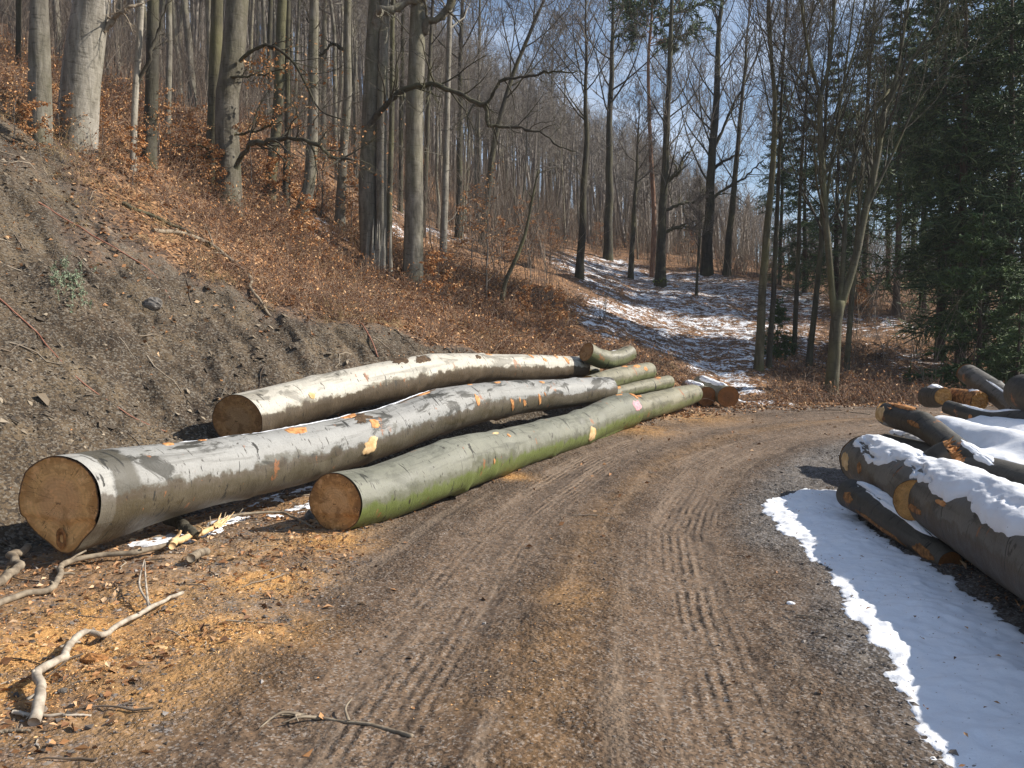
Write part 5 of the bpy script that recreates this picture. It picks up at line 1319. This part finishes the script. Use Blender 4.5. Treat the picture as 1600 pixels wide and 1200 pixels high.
limb_px(t06[0], [(366, 210), (400, 205), (440, 190)], Y06 - 0.2, 0.035, 0.012, M_DARKB, 408, twigs=9, leaf=0.5, dY=-0.4)
limb_px(t06[0], [(360, 120), (400, 118), (440, 105)], Y06 - 0.2, 0.03, 0.012, M_DARKB, 409, twigs=10, leaf=0.5, dY=-0.4)
limb_px(t06[0], [(352, 240), (310, 230), (270, 228)], Y06 - 0.3, 0.035, 0.010, M_DARKB, 410, twigs=9, leaf=0.5, dY=-0.6)
limb_px(t09[0], [(541, 80), (520, 70), (500, 85), (492, 60), (480, 30)], t09[1][1], 0.05, 0.02, M_DARKB, 411, twigs=9)
limb_px(t03[0], [(212, 142), (225, 110), (238, 70), (252, 40), (262, 10)], Y03, 0.04, 0.02, M_DARKB, 412, twigs=6)
limb_px(t02[0], [(160, 50), (185, 25), (215, 5)], t02[1][1], 0.05, 0.02, M_STICKD, 413, twigs=6)
for k, (pp, tr) in enumerate([([(1036, 330), (1060, 322), (1085, 312), (1105, 296)], t21), ([(1038, 362), (1065, 352), (1095, 345)], t21), ([(1108, 320), (1130, 300), (1155, 280), (1190, 250)], t22), ([(1112, 265), (1140, 250), (1165, 230)], t22), ([(1036, 300), (1055, 270), (1080, 230)], t21), ([(1116, 230), (1140, 180), (1165, 120), (1190, 60)], t22)]):
    limb_px(tr[0], pp, tr[1][1], 0.10, 0.03, M_DARKB, 420 + k, twigs=12, up=0.06, tl=(0.25, 0.6))

# split foot of the twin trunk: second stem fused to it and pale torn wood
Yb = Y10
g = Geo(); c = np.array([px(597, 420, Yb - 0.1), px(596, 200, Yb - 0.1), px(602, 0, Yb - 0.1), px(610, -200, Yb)])
tubes(g, smooth_poly(c, 30), np.linspace(0.15, 0.11, 30), 12); g.obj("second_stem", M_BEECH, t10[0])
g = Geo(); rg = np.random.default_rng(9)
b0 = np.array([px(590 + 8 * rg.normal(), 425, Yb - 0.32) for _ in range(16)])
tubes(g, np.stack([b0, b0 + np.array([0, 0.02, 0.5]) + rg.normal(size=(16, 3)) * 0.03, b0 + np.array([0, 0.08, 1.1]) * (0.5 + rg.random((16, 1)))], 1), np.tile([0.06, 0.05, 0.008], (16, 1)), 5)
g.obj("torn_wood", M_PALE, t10[0])
g = Geo(); bb = t21[1]; n = 60
a = rg.random(n) * 6.28
stones(g, np.stack([bb[0] + np.cos(a) * 0.36, bb[1] + np.sin(a) * 0.36 , bb[2] + 0.1 + 0.25 * rg.random(n)], 1), np.full(n, 0.05), rg)
g.obj("moss", M_MOSS, t21[0], True)

# many-stemmed tree
def multistem():
    b = hit(1296, 616); Yb = b[1]
    root = thing("multistem_tree", "many stemmed mossy tree fanning up from one foot at the road bend", "tree", b)
    rng = np.random.default_rng(55)
    gt, gc = Geo(), Geo()
    stems = [([(1296, 622), (1303, 560), (1306, 510), (1312, 470)], 0.215, 0.17, 0),
             ([(1306, 515), (1297, 420), (1287, 300), (1281, 180), (1282, 150)], 0.11, 0.085, -0.2),
             ([(1282, 152), (1265, 90), (1252, 0), (1245, -80)], 0.06, 0.035, -0.3),
             ([(1282, 152), (1297, 90), (1304, 0), (1306, -90)], 0.06, 0.035, 0.1),
             ([(1310, 490), (1335, 410), (1352, 330), (1368, 260), (1382, 172)], 0.13, 0.085, 0.1),
             ([(1382, 172), (1402, 110), (1420, 0), (1430, -60)], 0.055, 0.03, 0.2),
             ([(1382, 172), (1415, 110), (1470, 20), (1505, -50)], 0.055, 0.03, -0.2),
             ([(1312, 480), (1318, 400), (1322, 330), (1335, 250), (1345, 205), (1390, 140)], 0.085, 0.04, 0.4),
             ([(1290, 330), (1302, 230), (1318, 130), (1335, 0)], 0.05, 0.025, 0.3),
             ([(1352, 330), (1400, 230), (1440, 150), (1500, 90)], 0.05, 0.02, -0.4),
             ([(1285, 250), (1310, 160), (1340, 60), (1355, -20)], 0.045, 0.02, -0.3)]
    for i, (q, r0, r1, dy) in enumerate(stems):
        c = np.array([px(u, v, Yb + dy * j / len(q)) for j, (u, v) in enumerate(q)])
        if i == 0: c[0, 2] -= 0.3
        P = smooth_poly(c, 20); R = np.linspace(r0, r1, 20) * 0.86
        if i == 0: R = R * (1 + 0.3 * np.exp(-np.linspace(0, 6, 20)))
        tubes(gt, P, R, 10, 0, True)
        if i:
            a = grow(rng, P[None], R[None], 9, 0.3, 1.0, (18, 40), (0.3, 0.6), 0.16, 7, 0.45, 0.25, 0.08, True, 0.01)
            c2 = grow(rng, *a, 6, 0.15, 1, (18, 42), (0.3, 0.6), 0.12, 5, 0.6, 0.3, 0.1, True, 0.006)
            d = grow(rng, *c2, 4, 0.15, 1, (18, 42), (0.3, 0.6), 0.08, 3, 0.7, 0.3, 0.1, True, 0.005)
            tubes(gc, *a, 5); tubes(gc, *c2, 3); tubes(gc, *d, 3)
    gt.obj("trunk", M_MOSSY, root); gc.obj("crown", M_DARKB, root)  # dark trunk and twig colours stand for the shade this tree is in
multistem()

# ------------------------------------------------------------------ conifers
def spruce_geo(seed, H, r, low=0.12, width=0.2, dens=0.95, droop=0.10):
    rng = np.random.default_rng(seed)
    gt, gc = Geo(), Geo()
    z = np.linspace(0, H, 20)
    P = np.stack([0.05 * np.sin(z * 0.5 + seed), 0.05 * np.cos(z * 0.4), z], 1); P[0, 2] -= 0.3
    R = np.maximum(r * (1 - z / H) ** 0.85, 0.012) * (1 + 0.35 * np.exp(-z / 0.5))
    tubes(gt, P, R, 10)
    nb = int(H * 9 * dens)
    t = np.sort(low + (0.985 - low) * rng.random(nb) ** 0.9)
    az = rng.random(nb) * 6.283
    L_ = H * width * (1 - t) ** 0.8 * (0.65 + 0.5 * rng.random(nb)) + 0.25
    n = 7
    D = np.stack([np.cos(az), np.sin(az), 0.25 - 0.5 * (1 - t)], 1); D = nrm(D)
    C = np.empty((nb, n, 3)); C[:, 0] = np.stack([np.interp(t * H, z, P[:, 0]), np.interp(t * H, z, P[:, 1]), t * H], 1)
    for k in range(1, n):
        C[:, k] = C[:, k - 1] + D * (L_ / (n - 1))[:, None]
        D[:, 2] += (-droop if k < 4 else droop * 1.1); D += rng.normal(size=D.shape) * 0.05; D = nrm(D)
    RB = np.linspace(1, 0.2, n)[None] * (0.012 + 0.008 * L_)[:, None]
    tubes(gt, C, RB, 4)
    # hanging twiglets with needles
    a, ra = grow(rng, C, np.full((nb, n), 0.03), int(20 * dens), 0.14, 1.0, (40, 75), (0.14, 0.32), -0.10, 3, 1.0, 0.2, 0.16, True, 0.01, flat=0.55)
    ra = np.tile([0.022, 0.034, 0.006], (len(a), 1)) * (0.7 + 0.6 * rng.random((len(a), 1)))
    tubes(gc, a, ra, 3)
    b, rb = grow(rng, a, np.full(a.shape[:2], 0.03), 4, 0.1, 1.0, (35, 65), (0.35, 0.7), -0.08, 2, 1, 0.3, 0.1, True, 0.01, flat=0.5)
    rb = np.tile([0.020, 0.004], (len(b), 1))
    tubes(gc, b, rb, 3)
    return gt, gc

SPR = []
for i, (seed, H, r, low, wd) in enumerate([(1, 22, 0.24, 0.20, 0.17), (2, 19, 0.2, 0.10, 0.2), (3, 20, 0.2, 0.34, 0.15)]):
    gt, gc = spruce_geo(seed, H, r, low, wd)
    SPR.append((gt.mesh("trunk", M_SPRB), gc.mesh("crown", M_NEEDLE)))
gt, gc = spruce_geo(9, 5.5, 0.09, 0.02, 0.34, 1.5, 0.07)
SPR.append((gt.mesh("trunk", M_SPRB), gc.mesh("crown", M_NEEDLE2)))
def plant_tree(name, meshes, x, y, rot, sc, label, cat, group=None, names=("trunk", "crown")):
    root = thing(name, label, cat, (x, y, float(gz(x, y)[0])), group)
    root.rotation_euler = (0, 0, rot); root.scale = (sc, sc, sc)
    for me, nm in zip(meshes, names):
        o = bpy.data.objects.new(nm, me); COL.objects.link(o); o.parent = root
    return root
def spr_x(u, Y): return (u - 800) / F * Y
SP = [(0, 1500, 26, 0.70, "tall dark spruce with its top against the sky right of the many stemmed tree"), (1, 1572, 25.5, 0.80, "tall dark spruce at the right edge behind the young green one"),
      (0, 1470, 28, 0.70, "tall dark spruce just behind the first tall one"), (1, 1535, 28, 0.85, "dense dark spruce between the two tallest at the right"), (0, 1630, 24.5, 0.70, "dark spruce cut by the right edge of the photo"), (1, 1440, 38, 0.80, "dark spruce left of the tall one, its crown broken with gaps"), (2, 1400, 36, 0.8, "spruce with long bare lower trunk right of the many stemmed tree"), (0, 1350, 44, 0.72, "shorter dark spruce seen through the many stemmed tree"),
      (1, 1255, 42, 0.62, "small dark spruce left of the many stemmed tree's crown"), (1, 1305, 39, 0.66, "small dark spruce right behind the many stemmed tree's trunk"), (2, 1218, 45, 0.62, "thin ragged spruce behind the mossy forking pole"), (2, 1466, 42, 0.9, "bare stemmed spruce deep in the dark stand"), (0, 1600, 36, 1.0, "dark spruce filling the upper right corner"), (2, 1385, 47, 0.75, "distant slim spruce in the gap left of the bare stemmed one"), (2, 1425, 50, 0.8, "distant slim spruce beyond the bare stemmed one")]
for i, (kd, u, Y, sc, lab) in enumerate(SP):
    plant_tree("spruce_tree", SPR[kd], spr_x(u, Y), Y, i * 1.3, sc, lab, "spruce", "dark spruces on the right")
plant_tree("young_spruce", SPR[3], spr_x(1532, 23.5), 23.5, 0.4, 0.95, "young light green spruce at the edge of the dark stand", "spruce")
plant_tree("young_spruce", SPR[3], spr_x(1590, 21.5), 21.5, 2.4, 0.6, "low green spruce behind the pile at the right edge", "spruce")
plant_tree("young_spruce", SPR[3], spr_x(1215, 26.5), 26.5, 1.1, 0.35, "tiny spruce beside the mossy pole trees on the snow", "spruce")

# the pine
def pine():
    root, b, P, R = None, None, None, None
    b = hit(1018, 432); Yb = b[1]
    root = thing("pine_tree", "slender reddish pine with a small dark green top in the clearing", "pine", b)
    q = [(1018, 434), (1022, 340), (1016, 220), (1013, 100), (1018, 30), (1020, -30)]
    c = np.array([px(u, v, Yb) for u, v in q]); c[0, 2] -= 0.3
    P = smooth_poly(c, 40); g = Geo(); tubes(g, P, np.linspace(0.16, 0.06, 40), 10); 
    rng = np.random.default_rng(66)
    a = grow(rng, P[None, 30:], np.full((1, 10), 0.05), 26, 0.0, 1.0, (60, 95), (0.5, 1.05), 0.05, 6, 0.6, 0.3, 0.15, True, 0.015)
    tubes(g, *a, 5); g.obj("trunk", M_PINEB, root)
    d = grow(rng, *a, 12, 0.3, 1.0, (25, 70), (0.15, 0.35), 0.05, 4, 0.6, 0.3, 0.15, True, 0.01)
    gc = Geo(); tubes(gc, *d, 3)
    e = grow(rng, *d, 16, 0.1, 1.0, (30, 70), (0.3, 0.6), 0.05, 2, 1, 0.3, 0.1, True, 0.01)
    tubes(gc, e[0], np.tile([0.035, 0.006], (len(e[0]), 1)), 3)
    gc.obj("crown", M_NEEDLE, root)
pine()

# ------------------------------------------------------------------ leafy beech saplings
def sapling_geo(seed, H, leafy=0.5, size=0.07):
    rng = np.random.default_rng(seed)
    z = np.linspace(0, H, 12)
    P = np.stack([0.12 * fbm(z, z * 0 + seed, 1, 2, seed) * H * 0.4, 0.12 * fbm(z, z * 0 + 3 + seed, 1, 2, seed) * H * 0.4, z], 1)
    R = np.linspace(0.022, 0.005, 12) * (H / 2.5)
    a = grow(rng, P[None], R[None], 16, 0.15, 1.0, (55, 85), (0.25, 0.55), 0.02, 6, 0.5, 0.3, 0.1, True, 0.004, taper=0.6)
    b = grow(rng, *a, 6, 0.2, 1.0, (30, 60), (0.25, 0.5), 0.0, 4, 0.6, 0.4, 0.1, True, 0.003, flat=0.7)
    c = grow(rng, *b, 4, 0.2, 1.0, (30, 60), (0.3, 0.6), 0.0, 3, 0.6, 0.4, 0.1, True, 0.003, flat=0.7)
    g = Geo(); tubes(g, P, R, 6); tubes(g, *a, 4); tubes(g, *b, 3); tubes(g, *c, 3)
    C = np.concatenate([c[0][:, 1:].reshape(-1, 3), b[0][:, 1:].reshape(-1, 3)]); C = C[rng.random(len(C)) < leafy]
    D = rng.normal(size=(len(C), 3)); D[:, 2] = D[:, 2] * 0.4 - 0.3
    gl = Geo(); leaves(gl, C, np.full(len(C), size), rng, 0, 0.6, 0.6, D)
    return g.mesh("stem", M_TWIG), gl.mesh("dry_leaves", M_LEAFO, False)
SAP = [sapling_geo(1, 2.6, 0.6), sapling_geo(2, 2.0, 0.7), sapling_geo(3, 3.4, 0.42), sapling_geo(4, 1.4, 0.8)]
SPL = [(760, 470, 2, 1.0, "tall orange leafed beech sapling left of the curved dead sapling"), (735, 425, 0, 1.0, "orange leafed sapling at the foot of the pale spotted trunk"), (790, 440, 1, 1.0, "small leafy sapling right beside the tall orange one"), (250, 262, 0, 0.6, "leafy sapling behind the slim pale forked trunk"), (160, 240, 1, 0.5, "leafy sapling right of the thick leaning beech"), (95, 225, 1, 0.45, "leafy sapling between the two leftmost beech trunks"), (25, 225, 0, 0.45, "leafy sapling at the left edge above the grassy crest"), (300, 275, 1, 0.7, "leafy sapling left of the stout leafy beech"), (395, 315, 0, 0.7, "orange sapling at the foot of the stout leafy beech"), (505, 340, 0, 1.0, "leafy sapling between the swept trunk and mossy footed trunk"), (550, 370, 1, 1.0, "leafy sapling left of the split twin trunk"), (440, 330, 3, 1.0, "low leafy shoot below the leaning olive trunk"), (655, 330, 0, 1.0, "far leafy sapling behind the smooth thick trunk"), (820, 400, 0, 1.1, "orange sapling beyond the curved dead sapling"), (860, 405, 1, 1.1, "rust leafed sapling left of the clearing's dark slim tree"), (862, 530, 3, 0.9, "low rust leafed shoot above the whitish log's far end"), (820, 520, 3, 0.8, "low leafy shoot on the bank above the whitish log"), (690, 490, 3, 1.0, "low leafy shoot at the crest below the smooth thick trunk"), (470, 400, 3, 1.0, "low orange shoot on the crest above the bleached branch"), (210, 290, 3, 0.7, "low orange shoot at the grassy crest"), (60, 245, 3, 0.6, "low orange shoot in front of the leftmost beech"), (330, 310, 3, 0.8, "low orange shoot before the stout leafy beech"), (1350, 500, 3, 1.2, "rusty low shoot right of the many stemmed tree"), (940, 390, 3, 1.3, "rust coloured shoot left of the straight tall clearing tree"), (1075, 400, 3, 1.4, "rust coloured shoot behind the many branched clearing tree")]
for i, (u, v, kd, sc, lab) in enumerate(SPL):
    b = hit(u, v)
    plant_tree("beech_sapling", SAP[kd], b[0], b[1], i * 2.1, sc, lab, "sapling", "leafy beech saplings", ("stem", "dry_leaves"))

# ------------------------------------------------------------------ the wood on the hillside
FAR = []
for i in range(9):
    gt, gc, P, R = bare_tree_geo(500 + i, 17 + 2.2 * (i % 4), 0.125 + 0.025 * (i % 3), 0.36 + 0.05 * (i % 3), 14, rmin=0.014, dense=0.85, k=8, lower=4 if i % 2 else 0, bl=(0.2, 0.36))
    gt.v += gc.v; gt.f += [(f + gt.n, 1) for f, m in gc.f]; gt.n += gc.n
    FAR.append(gt.mesh("hillside_tree", [M_BEECH, M_TWIGP]))
SKU = np.array([-400, 300, 560, 660, 780, 870, 950, 1000, 1100, 1200, 1300, 1700.0])
SKV = np.array([-900, -500, -120, 40, 115, 160, 205, 225, 275, 325, 350, 380.0])
def skyline_height(X, Y, Z):
    """tallest a tree here may be for the wood's edge against the sky to run as it does in the photo"""
    u = 800 + F * X / Y
    return CAMZ + (560 - np.interp(u, SKU, SKV)) / F * Y - Z
rg = np.random.default_rng(77)
heroXY = np.array([o.location[:2] for o in S.objects if o.parent is None and o.get("category") in ("tree", "spruce", "pine")])
placed = []
tries = 0
while len(placed) < 270 and tries < 40000:
    tries += 1
    Y = 24 + 92 * rg.random() ** 0.8
    X = (rg.random() * 1.55 - 0.80) * Y
    if X > 0.26 * Y: continue
    if X < 0 and Y < 45 and rg.random() < 0.45: continue
    hmax = skyline_height(X, Y, 2.6 + 0.22 * (Y - 20) - 0.33 * X)
    if hmax < 8: continue
    if snow_mask(np.array([X]), np.array([Y]))[0] > 0.25: continue
    if X > 0 and Y < 44 and X < 12: continue
    if Y < 32 and rg.random() < 0.6: continue
    q = np.array([X, Y])
    if len(heroXY) and np.min(np.linalg.norm(heroXY - q, axis=1)) < 1.6: continue
    if placed and np.min(np.linalg.norm(np.array(placed) - q, axis=1)) < 1.8 + Y * 0.012: continue
    placed.append(q)
PZ = gz(np.array(placed)[:, 0], np.array(placed)[:, 1])
for i, ((x, y), z) in enumerate(zip(placed, PZ)):
    o = bpy.data.objects.new("hillside_tree", FAR[i % len(FAR)]); COL.objects.link(o)
    o.location = (x, y, z); sc = 0.8 + 0.35 * rg.random()
    hm = float(skyline_height(x, y, z)); sc = min(sc, hm * (0.85 + 0.25 * rg.random()) / (17 + 2.2 * ((i % len(FAR)) % 4)))
    o.rotation_euler = (rg.normal() * 0.03, rg.normal() * 0.03, rg.random() * 6.28); o.scale = (sc, sc, sc * (0.95 + 0.15 * rg.random()))
    tag(o, "slim bare grey beech in the dense wood on the hillside", "tree", "bare trees of the hillside wood")

# the crowded wood behind and along the ridge, as one mass
def far_wood():
    rng = np.random.default_rng(88)
    N = 1500
    Y = 60 + 75 * rng.random(N); X = (rng.random(N) * 1.9 - 1.0) * Y
    k = ~((X > 0.30 * Y) & (Y < 95)); X, Y = X[k], Y[k]; N = len(X)
    Z = gz(X, Y)
    H = 15 + 6 * rng.random(N)
    H = np.minimum(H, skyline_height(X, Y, Z) * (0.8 + 0.3 * rng.random(N))); k = H > 4; X, Y, Z, H = X[k], Y[k], Z[k], H[k]; N = len(X)
    n = 6; t = np.linspace(0, 1, n)
    P = np.empty((N, n, 3)); P[:, :, 0] = X[:, None] + (rng.normal(size=N) * 0.8)[:, None] * t; P[:, :, 1] = Y[:, None]; P[:, :, 2] = Z[:, None] + H[:, None] * t - 0.3
    R = 0.17 * (1 - 0.85 * t)[None] * (0.7 + 0.6 * rng.random((N, 1)))
    g = Geo(); tubes(g, P, R, 5)
    a = grow(rng, P, R, 12, 0.38, 0.98, (30, 60), (0.16, 0.32), 0.15, 5, 0.4, 0.3, 0.12, True, 0.025, taper=0.5)
    b = grow(rng, *a, 7, 0.15, 1.0, (25, 55), (0.3, 0.6), 0.1, 3, 0.7, 0.5, 0.15, True, 0.022)
    tubes(g, *a, 3); tubes(g, *b, 3)
    tag(g.obj("far_woods", M_TWIGP), kind='stuff')
far_wood()

# ------------------------------------------------------------------ the air between the trees
def haze():
    g = Geo()
    x0, x1, y0, y1, z0, z1 = -340, 340, -340, 340, -90, 75
    V = [(x, y, z) for z in (z0, z1) for y in (y0, y1) for x in (x0, x1)]
    g.add(V, [(0, 2, 3, 1), (4, 5, 7, 6), (0, 1, 5, 4), (2, 6, 7, 3), (0, 4, 6, 2), (1, 3, 7, 5)])
    m = bpy.data.materials.new("haze"); m.use_nodes = True
    t = m.node_tree; t.nodes.clear()
    v = t.nodes.new("ShaderNodeVolumePrincipled"); o = t.nodes.new("ShaderNodeOutputMaterial")
    v.inputs['Color'].default_value = (0.86, 0.91, 1.0, 1); v.inputs['Density'].default_value = 0.0005
    t.links.new(v.outputs[0], o.inputs['Volume'])
    tag(g.obj("haze", m, None, False), kind='stuff')
haze()
